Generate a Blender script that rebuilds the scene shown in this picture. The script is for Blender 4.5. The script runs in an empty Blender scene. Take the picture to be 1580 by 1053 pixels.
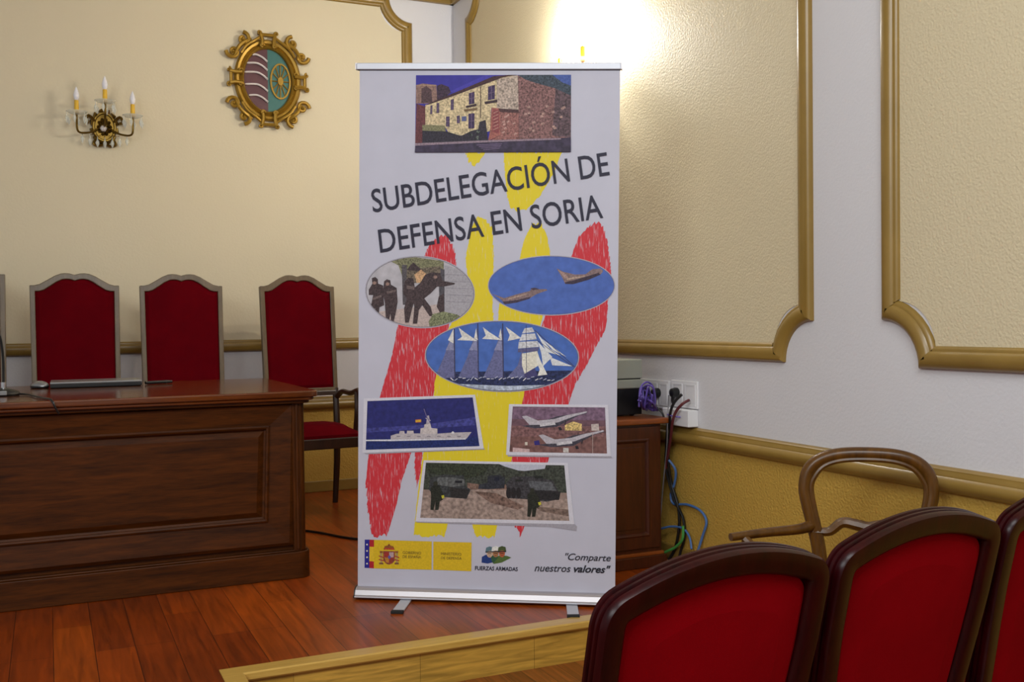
import bpy, bmesh, math, random
from mathutils import Vector, Matrix
C = bpy.context.scene.collection
random.seed(7)
PI = math.pi

# ---------------------------------------------------------------- camera
F_PX, PITCH, ROLL, YAW, EYE = 1566.0, -0.0187, -0.0115, 0.4295, 1.07
fwd = Vector((math.sin(YAW)*math.cos(PITCH), math.cos(YAW)*math.cos(PITCH), math.sin(PITCH)))
rt0 = Vector((math.cos(YAW), -math.sin(YAW), 0)); up0 = rt0.cross(fwd)
rt = math.cos(ROLL)*rt0 + math.sin(ROLL)*up0
up = -math.sin(ROLL)*rt0 + math.cos(ROLL)*up0
O = Vector((0, 0, EYE))
cam = bpy.data.cameras.new('camera'); camo = bpy.data.objects.new('camera', cam); C.objects.link(camo)
cam.sensor_width = 36; cam.sensor_fit = 'HORIZONTAL'; cam.lens = F_PX/1580*36
cam.clip_start = 0.02
camo.matrix_world = Matrix(((rt.x, up.x, -fwd.x, O.x), (rt.y, up.y, -fwd.y, O.y), (rt.z, up.z, -fwd.z, O.z), (0, 0, 0, 1)))
bpy.context.scene.camera = camo
def ray(x, y): return fwd + rt*((x-790)/F_PX) - up*((y-526.5)/F_PX)
def on(x, y, ax, val):
    d = ray(x, y); return O + d*((val-O[ax])/d[ax])

# ---------------------------------------------------------------- light and exposure
sc = bpy.context.scene
vs = sc.view_settings
vs.view_transform = 'Standard'; vs.look = 'None'; vs.gamma = 1.0; vs.use_curve_mapping = False
vs.exposure = 0.92
w = bpy.data.worlds.new('World'); sc.world = w; w.use_nodes = True
bg = w.node_tree.nodes['Background']; bg.inputs[0].default_value = (0.96, 0.98, 1.0, 1); bg.inputs[1].default_value = 0.19
def area(name, loc, target, size, energy, col):
    l = bpy.data.lights.new(name, 'AREA'); l.energy = energy; l.color = col; l.shape = 'RECTANGLE'
    l.size, l.size_y = size
    o = bpy.data.objects.new(name, l); C.objects.link(o); o.location = loc
    o.rotation_euler = (Vector(target)-Vector(loc)).to_track_quat('-Z', 'Y').to_euler()
    return o
area('ceiling_lamp_front', (0.6, 0.1, 3.2), (1.3, 2.6, 0.5), (1.6, 1.0), 34, (0.93, 0.985, 1.0))
area('ceiling_lamp_hall', (-2.2, -0.2, 3.0), (2.4, 2.6, 0.5), (2.0, 1.4), 50, (0.93, 0.985, 1.0))
SCONCE_W = 14.0

# ---------------------------------------------------------------- materials
def lin(c):
    c = c/255.0
    return c/12.92 if c <= 0.04045 else ((c+0.055)/1.055)**2.4
def rgb(c): return (lin(c[0]), lin(c[1]), lin(c[2]), 1)
def newmat(name):
    m = bpy.data.materials.new(name); m.use_nodes = True
    nt = m.node_tree; return m, nt, nt.nodes['Principled BSDF']
def N(nt, t, **kw):
    n = nt.nodes.new(t)
    for k, v in kw.items(): setattr(n, k, v)
    return n
def plain(name, col, rough=0.5, metal=0.0, spec=0.5, coat=0.0, emit=None, estr=0.0, trans=0.0, alpha=1.0):
    m, nt, b = newmat(name)
    b.inputs['Base Color'].default_value = rgb(col); b.inputs['Roughness'].default_value = rough
    b.inputs['Metallic'].default_value = metal; b.inputs['Specular IOR Level'].default_value = spec
    b.inputs['Coat Weight'].default_value = coat; b.inputs['Coat Roughness'].default_value = 0.15
    b.inputs['Transmission Weight'].default_value = trans
    if emit: b.inputs['Emission Color'].default_value = rgb(emit); b.inputs['Emission Strength'].default_value = estr
    # very slight mottling so that no surface is perfectly even
    tc = N(nt, 'ShaderNodeTexCoord'); no = N(nt, 'ShaderNodeTexNoise'); no.inputs['Scale'].default_value = 9; no.inputs['Detail'].default_value = 4
    mx = N(nt, 'ShaderNodeMix', data_type='RGBA', blend_type='MULTIPLY'); mx.inputs[0].default_value = 0.25
    mr = N(nt, 'ShaderNodeMapRange'); mr.inputs[3].default_value = 0.75; mr.inputs[4].default_value = 1.2
    nt.links.new(tc.outputs['Object'], no.inputs['Vector']); nt.links.new(no.outputs['Fac'], mr.inputs[0])
    mx.inputs[6].default_value = rgb(col); nt.links.new(mr.outputs[0], mx.inputs[7]); nt.links.new(mx.outputs[2], b.inputs['Base Color'])
    return m
def wood(name, dark, light, stretch=(1, 1, 1), scale=6, rough=0.35, coat=0.2, bump=0.02, spec=0.5):
    m, nt, b = newmat(name)
    tc = N(nt, 'ShaderNodeTexCoord'); mp = N(nt, 'ShaderNodeMapping'); mp.inputs['Scale'].default_value = stretch
    n1 = N(nt, 'ShaderNodeTexNoise'); n1.inputs['Scale'].default_value = scale; n1.inputs['Detail'].default_value = 8; n1.inputs['Distortion'].default_value = 0.6
    n2 = N(nt, 'ShaderNodeTexNoise'); n2.inputs['Scale'].default_value = scale*5; n2.inputs['Detail'].default_value = 5
    ad = N(nt, 'ShaderNodeMix', data_type='FLOAT'); ad.inputs[0].default_value = 0.35
    cr = N(nt, 'ShaderNodeValToRGB'); cr.color_ramp.elements[0].color = rgb(dark); cr.color_ramp.elements[0].position = 0.3
    cr.color_ramp.elements[1].color = rgb(light); cr.color_ramp.elements[1].position = 0.7
    nt.links.new(tc.outputs['Object'], mp.inputs['Vector'])
    nt.links.new(mp.outputs[0], n1.inputs['Vector']); nt.links.new(mp.outputs[0], n2.inputs['Vector'])
    nt.links.new(n1.outputs['Fac'], ad.inputs[2]); nt.links.new(n2.outputs['Fac'], ad.inputs[3])
    nt.links.new(ad.outputs[0], cr.inputs[0]); nt.links.new(cr.outputs[0], b.inputs['Base Color'])
    bp_ = N(nt, 'ShaderNodeBump'); bp_.inputs['Strength'].default_value = bump*10; bp_.inputs['Distance'].default_value = 0.002
    nt.links.new(n2.outputs['Fac'], bp_.inputs['Height']); nt.links.new(bp_.outputs[0], b.inputs['Normal'])
    b.inputs['Roughness'].default_value = rough; b.inputs['Coat Weight'].default_value = coat; b.inputs['Coat Roughness'].default_value = 0.2
    b.inputs['Specular IOR Level'].default_value = spec
    return m
def textured_wall(name, col, col2, scale, dist, rough=0.7, spec=0.3):
    m, nt, b = newmat(name)
    tc = N(nt, 'ShaderNodeTexCoord'); n = N(nt, 'ShaderNodeTexNoise'); n.inputs['Scale'].default_value = scale; n.inputs['Detail'].default_value = 3
    n.inputs['Roughness'].default_value = 0.45
    nt.links.new(tc.outputs['Object'], n.inputs['Vector'])
    big = N(nt, 'ShaderNodeTexNoise'); big.inputs['Scale'].default_value = 1.3; big.inputs['Detail'].default_value = 4
    nt.links.new(tc.outputs['Object'], big.inputs['Vector'])
    mx = N(nt, 'ShaderNodeMix', data_type='RGBA'); mx.inputs[6].default_value = rgb(col); mx.inputs[7].default_value = rgb(col2)
    nt.links.new(big.outputs['Fac'], mx.inputs[0]); nt.links.new(mx.outputs[2], b.inputs['Base Color'])
    bu = N(nt, 'ShaderNodeBump'); bu.inputs['Strength'].default_value = 0.9; bu.inputs['Distance'].default_value = dist
    nt.links.new(n.outputs['Fac'], bu.inputs['Height']); nt.links.new(bu.outputs[0], b.inputs['Normal'])
    b.inputs['Roughness'].default_value = rough; b.inputs['Specular IOR Level'].default_value = spec
    return m
def plank_floor(name, cols, row, length, rough=0.3, rot=PI/2, seam=0.0012, coat=0.25, grain=(38, 2.2, 1)):
    m, nt, b = newmat(name)
    tc = N(nt, 'ShaderNodeTexCoord'); mp = N(nt, 'ShaderNodeMapping'); mp.inputs['Rotation'].default_value = (0, 0, rot)
    br = N(nt, 'ShaderNodeTexBrick'); br.inputs['Scale'].default_value = 1; br.inputs['Brick Width'].default_value = length; br.inputs['Row Height'].default_value = row
    br.inputs['Mortar Size'].default_value = seam; br.inputs['Mortar Smooth'].default_value = 0.3; br.inputs['Bias'].default_value = 0.0
    br.offset = 0.37; br.offset_frequency = 3; br.squash = 1
    br.inputs['Color1'].default_value = (0, 0, 0, 1); br.inputs['Color2'].default_value = (1, 1, 1, 1); br.inputs['Mortar'].default_value = (0, 0, 0, 1)
    cr = N(nt, 'ShaderNodeValToRGB'); el = cr.color_ramp.elements
    el[0].color = rgb(cols[0]); el[1].color = rgb(cols[-1])
    for i, c_ in enumerate(cols[1:-1]):
        e = el.new((i+1)/(len(cols)-1)); e.color = rgb(c_)
    mg = N(nt, 'ShaderNodeMapping'); mg.inputs['Scale'].default_value = grain
    gn = N(nt, 'ShaderNodeTexNoise'); gn.inputs['Scale'].default_value = 1.6; gn.inputs['Detail'].default_value = 9; gn.inputs['Distortion'].default_value = 0.8
    mr = N(nt, 'ShaderNodeMapRange'); mr.inputs[1].default_value = 0.3; mr.inputs[2].default_value = 0.7; mr.inputs[3].default_value = 0.6; mr.inputs[4].default_value = 1.25
    mu = N(nt, 'ShaderNodeMix', data_type='RGBA', blend_type='MULTIPLY'); mu.inputs[0].default_value = 1
    se = N(nt, 'ShaderNodeMix', data_type='RGBA'); se.inputs[7].default_value = rgb((30, 14, 5))
    L = nt.links.new
    L(tc.outputs['Object'], mp.inputs['Vector']); L(mp.outputs[0], br.inputs['Vector']); L(br.outputs['Color'], cr.inputs[0])
    L(tc.outputs['Object'], mg.inputs['Vector']); L(mg.outputs[0], gn.inputs['Vector']); L(gn.outputs['Fac'], mr.inputs[0])
    L(cr.outputs[0], mu.inputs[6]); L(mr.outputs[0], mu.inputs[7]); L(br.outputs['Fac'], se.inputs[0]); L(mu.outputs[2], se.inputs[6])
    L(se.outputs[2], b.inputs['Base Color'])
    b.inputs['Roughness'].default_value = rough; b.inputs['Coat Weight'].default_value = coat; b.inputs['Coat Roughness'].default_value = 0.25
    return m
def velvet(name, dark, light):
    m, nt, b = newmat(name)
    tc = N(nt, 'ShaderNodeTexCoord'); n = N(nt, 'ShaderNodeTexNoise'); n.inputs['Scale'].default_value = 7; n.inputs['Detail'].default_value = 3
    cr = N(nt, 'ShaderNodeValToRGB'); cr.color_ramp.elements[0].color = rgb(dark); cr.color_ramp.elements[0].position = 0.3
    cr.color_ramp.elements[1].color = rgb(light); cr.color_ramp.elements[1].position = 0.7
    nt.links.new(tc.outputs['Object'], n.inputs['Vector']); nt.links.new(n.outputs['Fac'], cr.inputs[0]); nt.links.new(cr.outputs[0], b.inputs['Base Color'])
    f = N(nt, 'ShaderNodeTexNoise'); f.inputs['Scale'].default_value = 600
    bu = N(nt, 'ShaderNodeBump'); bu.inputs['Strength'].default_value = 0.3; bu.inputs['Distance'].default_value = 0.001
    nt.links.new(tc.outputs['Object'], f.inputs['Vector']); nt.links.new(f.outputs['Fac'], bu.inputs['Height']); nt.links.new(bu.outputs[0], b.inputs['Normal'])
    b.inputs['Roughness'].default_value = 0.9; b.inputs['Specular IOR Level'].default_value = 0.05
    
    return m

M_WHITE = textured_wall('white_paint', (222, 220, 222), (214, 212, 214), 90, 0.0012, 0.65)
M_CREAM = textured_wall('cream_texture', (217, 203, 170), (211, 196, 161), 120, 0.003, 0.6)
M_CREAM_B = textured_wall('cream_texture_fine', (220, 208, 180), (214, 201, 171), 75, 0.001, 0.65)
M_MUSTARD = textured_wall('mustard_texture', (200, 162, 76), (186, 147, 62), 110, 0.005, 0.6)
M_GOLDTRIM = wood('gilt_moulding', (132, 104, 44), (152, 121, 56), (1, 1, 1), 3, 0.36, 0.15, 0.004)
M_CEIL = plain('ceiling_white', (225, 225, 225), 0.8)
M_STAGE = plank_floor('stage_parquet', [(122, 47, 3), (142, 57, 5), (154, 67, 8), (130, 50, 3), (164, 74, 11)], 0.125, 0.9, 0.32, coat=0.0, grain=(26, 1.8, 1))
M_HALL = plank_floor('hall_parquet', [(120, 62, 24), (146, 80, 32), (134, 70, 26)], 0.07, 0.5, 0.35)
M_OAK = plank_floor('oak_strip', [(190, 146, 58), (206, 162, 72), (180, 136, 50)], 0.075, 0.42, 0.35, 0, 0.0006, 0.25, (3, 40, 40))
M_OAKLIP = wood('oak_nosing', (190, 148, 66), (214, 174, 90), (2, 30, 30), 3, 0.3, 0.3, 0.004)
M_TABLE = wood('walnut_panel', (44, 19, 2), (92, 46, 8), (1.2, 12, 12), 3.0, 0.45, 0.0, 0.006, 0.2)
M_TABLEV = wood('walnut_upright', (44, 19, 2), (92, 46, 8), (12, 12, 1.2), 3.0, 0.45, 0.0, 0.006, 0.2)
M_TOP = wood('walnut_top', (74, 32, 5), (116, 58, 12), (1.2, 10, 10), 3.0, 0.14, 0.3, 0.002)
M_CAB = wood('cherry_cabinet', (58, 22, 8), (88, 38, 14), (10, 10, 1.2), 3.0, 0.38, 0.2, 0.006)
M_CABTOP = wood('cherry_top', (120, 58, 18), (158, 82, 30), (1.5, 10, 10), 3.0, 0.3, 0.3, 0.004)
M_MAHOG = wood('mahogany', (24, 0, 2), (50, 2, 5), (8, 8, 1.4), 4.0, 0.32, 0.03, 0.004, 0.2)
M_OLDWOOD = wood('pale_walnut_frame', (82, 66, 44), (112, 92, 66), (9, 9, 1.5), 4.0, 0.4, 0.15, 0.005)
M_DARKWOOD = wood('dark_chair_wood', (34, 18, 9), (62, 34, 16), (9, 9, 1.5), 4.0, 0.4, 0.15, 0.005)
M_BALLOON = wood('polished_walnut', (62, 36, 8), (106, 68, 18), (5, 5, 1.2), 4.0, 0.34, 0.15, 0.003, 0.35)
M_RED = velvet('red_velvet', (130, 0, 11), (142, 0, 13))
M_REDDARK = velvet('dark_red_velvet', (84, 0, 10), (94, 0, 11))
M_FABRIC = plain('banner_fabric', (198, 197, 211), 0.6, 0, 0.3)
M_ALU = plain('brushed_aluminium', (190, 184, 186), 0.42, 0.7)
M_ALUW = plain('pale_aluminium', (205, 206, 214), 0.45, 0.3)
M_BLACK = plain('black_plastic', (16, 16, 17), 0.4)
M_RUBBER = plain('black_rubber', (22, 22, 22), 0.7)
M_SILVER = plain('silver_plastic', (150, 150, 150), 0.3, 0.6)
M_CHROME = plain('chrome', (220, 220, 220), 0.12, 1.0)
M_BRASS = plain('antique_brass', (112, 86, 32), 0.32, 0.85)
M_GILT = plain('gilded_wood', (156, 120, 38), 0.4, 0.5)
M_CANDLE = plain('yellow_candle_tube', (226, 178, 40), 0.5)
M_BULB = plain('white_bulb_glass', (236, 234, 240), 0.2)
M_GLASS = plain('crystal_glass', (236, 240, 232), 0.06, 0, 0.8)
M_GLASS.node_tree.nodes['Principled BSDF'].inputs['Alpha'].default_value = 0.42
M_LIT = plain('lit_bulb', (255, 250, 240), 0.3, 0, 0.5, 0, (255, 248, 236), 28)
M_MAROON = plain('maroon_enamel', (86, 42, 48), 0.45)
M_TEAL = plain('teal_enamel', (46, 104, 98), 0.45)
M_STEEL = plain('silver_paint', (226, 218, 214), 0.35, 0.2)
M_SOCKET = plain('white_socket_plastic', (232, 231, 232), 0.4)
M_BEIGE = plain('grey_green_plastic', (160, 164, 152), 0.5)
M_VIOLET = plain('violet_cable', (104, 84, 176), 0.45)
M_BLUE = plain('blue_cable', (74, 112, 168), 0.45)
M_GREEN = plain('green_cable', (76, 158, 72), 0.45)
M_REDCAB = plain('dark_red_cable', (92, 34, 40), 0.45)
M_GREY = plain('grey_cable', (128, 126, 128), 0.5)

# ---------------------------------------------------------------- mesh helpers
class MB:
    def __init__(s): s.v = []; s.f = []; s.m = []; s.mats = []
    def mi(s, mat):
        if mat not in s.mats: s.mats.append(mat)
        return s.mats.index(mat)
    def add(s, verts, faces, mat):
        k = len(s.v); i = s.mi(mat)
        s.v += [Vector(p) for p in verts]; s.f += [[q+k for q in f] for f in faces]; s.m += [i]*len(faces)
        return s
    def box(s, lo, hi, mat, xf=None):
        (a, b, c), (d, e, g) = lo, hi
        vs_ = [Vector(p) for p in ((a, b, c), (d, b, c), (d, e, c), (a, e, c), (a, b, g), (d, b, g), (d, e, g), (a, e, g))]
        if xf: vs_ = [xf @ p for p in vs_]
        return s.add(vs_, [(0, 3, 2, 1), (4, 5, 6, 7), (0, 1, 5, 4), (1, 2, 6, 5), (2, 3, 7, 6), (3, 0, 4, 7)], mat)
    def tube(s, pts, r, mat, n=10, closed=False, cap=True, flat=1.0):
        pts = [Vector(p) for p in pts]; L = len(pts)
        rs = r if isinstance(r, (list, tuple)) else [r]*L
        vs_ = []; nrm = None
        for i, p in enumerate(pts):
            a = pts[i-1] if (i > 0 or closed) else p; b = pts[(i+1) % L] if (i < L-1 or closed) else p
            t = (b-a).normalized()
            if nrm is None:
                nrm = t.cross(Vector((0, 0, 1)))
                if nrm.length < 1e-3: nrm = t.cross(Vector((0, 1, 0)))
            nrm = (nrm - t*nrm.dot(t)).normalized(); bi = t.cross(nrm)
            for k in range(n):
                q = 2*PI*k/n; vs_.append(p + nrm*math.cos(q)*rs[i] + bi*math.sin(q)*rs[i]*flat)
        fs = []
        for i in range(L if closed else L-1):
            j = (i+1) % L
            for k in range(n): fs.append((i*n+k, i*n+(k+1) % n, j*n+(k+1) % n, j*n+k))
        if cap and not closed: fs.append(tuple(range(n))[::-1]); fs.append(tuple((L-1)*n+k for k in range(n)))
        return s.add(vs_, fs, mat)
    def lathe(s, prof, mat, xf=None, n=20):      # prof: (r, z)
        vs_ = []
        for r, z in prof:
            for k in range(n):
                q = 2*PI*k/n; p = Vector((r*math.cos(q), r*math.sin(q), z)); vs_.append(xf @ p if xf else p)
        fs = []
        for i in range(len(prof)-1):
            for k in range(n): fs.append((i*n+k, i*n+(k+1) % n, (i+1)*n+(k+1) % n, (i+1)*n+k))
        fs.append(tuple(range(n))[::-1]); fs.append(tuple((len(prof)-1)*n+k for k in range(n)))
        return s.add(vs_, fs, mat)
    def prism(s, poly, h0, h1, fr, mat):         # poly 2D, fr(a, b, h) -> point
        n = len(poly)
        vs_ = [fr(a, b, h0) for a, b in poly] + [fr(a, b, h1) for a, b in poly]
        fs = [tuple(range(n))[::-1], tuple(range(n, 2*n))] + [(i, (i+1) % n, n+(i+1) % n, n+i) for i in range(n)]
        return s.add(vs_, fs, mat)
    def ring(s, outer, inner, h0, h1, fr, mat):  # a frame between two outlines with the same number of points
        n = len(outer)
        vs_ = [fr(a, b, h0) for a, b in outer]+[fr(a, b, h0) for a, b in inner]+[fr(a, b, h1) for a, b in outer]+[fr(a, b, h1) for a, b in inner]
        fs = []
        for i in range(n):
            j = (i+1) % n
            fs += [(i, n+i, n+j, j), (2*n+i, 2*n+j, 3*n+j, 3*n+i), (i, j, 2*n+j, 2*n+i), (n+i, 3*n+i, 3*n+j, n+j)]
        return s.add(vs_, fs, mat)
    def sweep(s, path, prof, fr, mat, closed=False):   # path 2D; prof list of (inward offset, height)
        L = len(path); P = [Vector((a, b)) for a, b in path]; vs_ = []
        for i in range(L):
            d0 = (P[i]-P[i-1]) if (i > 0 or closed) else None
            d1 = (P[(i+1) % L]-P[i]) if (i < L-1 or closed) else None
            d0 = d0.normalized() if d0 is not None else d1.normalized(); d1 = d1.normalized() if d1 is not None else d0
            n0 = Vector((-d0.y, d0.x)); n1 = Vector((-d1.y, d1.x)); m_ = n0+n1
            m_ = m_/max(0.15, m_.dot(n0))
            for o_, h in prof:
                q = P[i]+m_*o_; vs_.append(fr(q.x, q.y, h))
        K = len(prof); fs = []
        for i in range(L if closed else L-1):
            j = (i+1) % L
            for k in range(K-1): fs.append((i*K+k, j*K+k, j*K+k+1, i*K+k+1))
            fs.append((i*K+K-1, j*K+K-1, j*K, i*K))
        if not closed: fs.append(tuple(range(K))); fs.append(tuple((L-1)*K+k for k in range(K))[::-1])
        return s.add(vs_, fs, mat)
    def build(s, name, parent=None, smooth=False, bevel=0, loc=None, fixn=True):
        if loc is not None: vv = [p-Vector(loc) for p in s.v]
        else: vv = s.v
        me = bpy.data.meshes.new(name); me.from_pydata([tuple(p) for p in vv], [], s.f)
        for m_ in s.mats: me.materials.append(m_)
        for p, i in zip(me.polygons, s.m): p.material_index = i
        if fixn:
            bm = bmesh.new(); bm.from_mesh(me); bmesh.ops.recalc_face_normals(bm, faces=bm.faces[:]); bm.to_mesh(me); bm.free()
        if smooth:
            for p in me.polygons: p.use_smooth = True
            try: me.set_sharp_from_angle(angle=math.radians(42))
            except Exception: pass
        o = bpy.data.objects.new(name, me); C.objects.link(o)
        if loc is not None: o.location = loc
        if parent: o.parent = parent
        if bevel:
            b = o.modifiers.new('bevel', 'BEVEL'); b.width = bevel; b.segments = 2; b.limit_method = 'ANGLE'; b.angle_limit = math.radians(40)
        return o
def tag(o, label, cat, group=None):
    o['label'] = label; o['category'] = cat
    if group: o['group'] = group
    return o
def thing(name, label, cat, loc=(0, 0, 0), rz=0, group=None):
    o = bpy.data.objects.new(name, None); C.objects.link(o); o.empty_display_size = 0.05
    o.location = loc; o.rotation_euler = (0, 0, rz); return tag(o, label, cat, group)
def struct(o): o['kind'] = 'structure'; return o
def kids(o): return [c for c in bpy.data.objects if c.parent == o]
def copy_tree(o, parent=None):
    c = o.copy(); C.objects.link(c)
    if parent: c.parent = parent
    for ch in kids(o): copy_tree(ch, c)
    return c
def smoothpath(pts, n=8):
    pts = [Vector(p) for p in pts]; out = []
    for i in range(len(pts)-1):
        p0 = pts[max(0, i-1)]; p1 = pts[i]; p2 = pts[i+1]; p3 = pts[min(len(pts)-1, i+2)]
        for k in range(n):
            t = k/n
            out.append(0.5*((2*p1)+(p2-p0)*t+(2*p0-5*p1+4*p2-p3)*t*t+(3*p1-p0-3*p2+p3)*t**3))
    out.append(pts[-1]); return out

# ---------------------------------------------------------------- the room
YA, XB, ZF, ZC = 6.40, 2.523, -0.14, 3.44
XL, YN = -3.2, -2.6
fa = lambda a, b, h: Vector((a, YA-h, b))      # back wall: a = x, b = z, h = towards the hall
fb = lambda a, b, h: Vector((XB-h, a, b))      # right wall: a = y
MB_ = MB
m = MB(); m.box((XL, YA, ZF-0.1), (XB+0.12, YA+0.12, ZC), M_WHITE); wall_back = struct(m.build('wall_back'))
m = MB(); m.box((XB, YN, ZF-0.1), (XB+0.12, YA, ZC), M_WHITE); wall_right = struct(m.build('wall_right'))
m = MB(); m.box((XL, YN, ZC), (XB+0.12, YA+0.12, ZC+0.1), M_CEIL); struct(m.build('ceiling'))
m = MB(); m.box((XL, YN, ZF-0.1), (XB, YA, ZF), M_HALL); struct(m.build('floor'))
# the stage: an L shape with the hall floor let into its front right corner
SX, SY = 0.50, 3.185
poly = [(XL, 0.9), (SX, 0.9), (SX, SY), (XB, SY), (XB, YA), (XL, YA)]
m = MB(); m.prism(poly, ZF, -0.0005, lambda a, b, h: Vector((a, b, h)), M_STAGE); struct(m.build('floor_stage'))
# oak riser and nosing round the edge of the stage
pr = [(0, 0), (0.012, 0), (0.012, 0.118), (0, 0.118)]
m = MB(); m.sweep([(SX, 0.9), (SX, SY), (XB, SY)], [(-0.001, ZF), (-0.013, ZF), (-0.013, -0.024), (-0.001, -0.024)], lambda a, b, h: Vector((a, b, h)), M_OAK)
struct(m.build('trim_8'))
m = MB(); m.sweep([(SX, 0.9), (SX, SY), (XB, SY)], [(0.035, 0.0), (0.035, 0.004), (-0.026, 0.004), (-0.031, 0.0), (-0.031, -0.018), (-0.026, -0.024), (-0.001, -0.024), (-0.001, 0.0)], lambda a, b, h: Vector((a, b, h)), M_OAKLIP)
struct(m.build('trim_9'))

def panel_outline(a0, a1, b0, b1, r, n=10):      # counter-clockwise rectangle with concave quarter-round corners
    out = []
    for (ca, cb, t0) in ((a0, b0, PI/2), (a1, b0, PI), (a1, b1, 3*PI/2), (a0, b1, 0)):
        for k in range(n+1):
            t = t0-(PI/2)*k/n; out.append((ca+r*math.cos(t), cb+r*math.sin(t)))
    return out
PROF = [(0, 0), (0, 0.012), (0.006, 0.020), (0.014, 0.026), (0.026, 0.030), (0.040, 0.030), (0.050, 0.026), (0.056, 0.018), (0.062, 0.018), (0.068, 0.013), (0.072, 0.006), (0.072, 0)]
def panel(fr, a0, a1, wallobj, mat, tname):
    ol = panel_outline(a0, a1, 0.908, 3.205, 0.155)
    m = MB(); m.sweep(ol, PROF, fr, M_GOLDTRIM, closed=True); struct(m.build(tname, smooth=True))
    ins = panel_outline(a0+0.06, a1-0.06, 0.968, 3.145, 0.155)
    m = MB(); m.prism(ins, 0.0005, 0.004, fr, mat); m.build('wall_panel', wallobj)
panel(fa, -2.9, 2.226, wall_back, M_CREAM_B, 'trim_1')
panel(fb, 2.883, 6.142, wall_right, M_CREAM, 'trim_2')
panel(fb, -1.2, 2.542, wall_right, M_CREAM, 'trim_3')
# dado: textured band below a moulded rail
RAIL = [(0, 0), (0.006, 0.022), (0.016, 0.034), (0.030, 0.040), (0.046, 0.036), (0.054, 0.026), (0.060, 0.026), (0.068, 0.020), (0.074, 0.020), (0.082, 0.010), (0.082, 0)]
m = MB(); m.sweep([(XL, 0.526), (XB, 0.526)], RAIL, fa, M_GOLDTRIM); struct(m.build('trim_4', smooth=True))
m = MB(); m.sweep([(YN, 0.526), (YA, 0.526)], RAIL, fb, M_GOLDTRIM); struct(m.build('trim_5', smooth=True))
m = MB(); m.prism([(XL, 0.0), (XB, 0.0), (XB, 0.53), (XL, 0.53)], 0.0005, 0.004, fa, M_MUSTARD); m.build('dado_panel', wall_back)
m = MB(); m.prism([(YN, ZF), (YA, ZF), (YA, 0.53), (YN, 0.53)], 0.0005, 0.004, fb, M_MUSTARD); m.build('dado_panel', wall_right)
m = MB(); m.box((XL, YA-0.016, 0), (XB-0.02, YA, 0.07), M_GOLDTRIM); struct(m.build('baseboard_back', bevel=0.004))
m = MB(); m.box((XB-0.016, SY+0.04, 0), (XB, YA, 0.07), M_GOLDTRIM); struct(m.build('baseboard_right', bevel=0.004))
CORN = [(0, 0), (0, 0.025), (0.02, 0.034), (0.03, 0.05), (0.06, 0.075), (0.10, 0.11), (0.13, 0.13), (0.15, 0.135), (0.235, 0.135), (0.235, 0)]
m = MB(); m.sweep([(XL, 3.203), (XB, 3.203)], CORN, fa, M_GOLDTRIM); struct(m.build('trim_6', smooth=True))
m = MB(); m.sweep([(YN, 3.203), (YA, 3.203)], CORN, fb, M_GOLDTRIM); struct(m.build('trim_7', smooth=True))
#@@ROOM_END

# ---------------------------------------------------------------- the long table on the stage
t = thing('conference_table', 'long walnut panelled table on the stage, its front facing the hall', 'table', (0.0, 4.75, 0))
tb = Vector((0, 4.75, 0)); TX0, TX1 = -1.75, 1.0
fr = lambda a, b, h: Vector((a, 4.27-h, b))-tb
def rounded_end(x0, x1, y0, y1, r, n=8):          # plan outline with the two right corners rounded
    o_ = [(x0, y0)]
    for k in range(n+1): q = -PI/2+PI/2*k/n; o_.append((x1-r+r*math.cos(q), y0+r+r*math.sin(q)))
    for k in range(n+1): q = PI/2*k/n; o_.append((x1-r+r*math.cos(q), y1-r+r*math.sin(q)))
    o_.append((x0, y1)); return o_
pl = lambda a, b, h: Vector((a, b, h))-tb
m = MB(); m.prism(rounded_end(TX0, 1.002, 4.252, 5.28, 0.045), 0, 0.112, pl, M_TABLE)
m.prism(rounded_end(TX0, 0.994, 4.260, 5.272, 0.042), 0.112, 0.120, pl, M_TABLE); m.build('plinth', t, bevel=0.003)
m = MB(); m.prism(rounded_end(TX0+0.01, 0.972, 4.285, 5.25, 0.03), 0.119, 0.742, pl, M_TABLE); m.build('carcass', t)
# front frame round each raised panel, mitred and sloping in towards the panel
def front_panel(x0, x1):
    o_ = [(x0, 0.140), (x1-0.015, 0.140), (x1, 0.742), (x0, 0.742)]
    a_ = [(x0+0.015, 0.154), (x1-0.035, 0.154), (x1-0.018, 0.732), (x0+0.015, 0.732)]
    b_ = [(x0+0.11, 0.250), (x1-0.125, 0.250), (x1-0.112, 0.646), (x0+0.11, 0.646)]
    c_ = [(x0+0.128, 0.268), (x1-0.143, 0.268), (x1-0.130, 0.628), (x0+0.128, 0.628)]
    m = MB()
    hs = [(o_, 0.004), (a_, 0.014), (b_, 0.002), (c_, -0.008)]
    vs_ = []; fs = []
    for q, h in hs: vs_ += [fr(a, b, h) for a, b in q]
    for i in range(3):
        for k in range(4): fs.append((i*4+k, i*4+(k+1) % 4, (i+1)*4+(k+1) % 4, (i+1)*4+k))
    m.add(vs_, fs, M_TABLE)
    m.sweep([(a, b) for a, b in b_], [(-0.004, 0.0), (-0.004, 0.009), (0.003, 0.013), (0.010, 0.009), (0.010, -0.004)], fr, M_TABLE, closed=True)
    m.build('panel_frame', t)
    m = MB(); d_ = [(x0+0.15, 0.290), (x1-0.168, 0.290), (x1-0.155, 0.604), (x0+0.15, 0.604)]
    m.add([fr(a, b, -0.008) for a, b in c_]+[fr(a, b, 0.006) for a, b in d_], [(0, 1, 5, 4), (1, 2, 6, 5), (2, 3, 7, 6), (3, 0, 4, 7), (4, 5, 6, 7)], M_TABLE)
    m.build('raised_panel', t)
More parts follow.
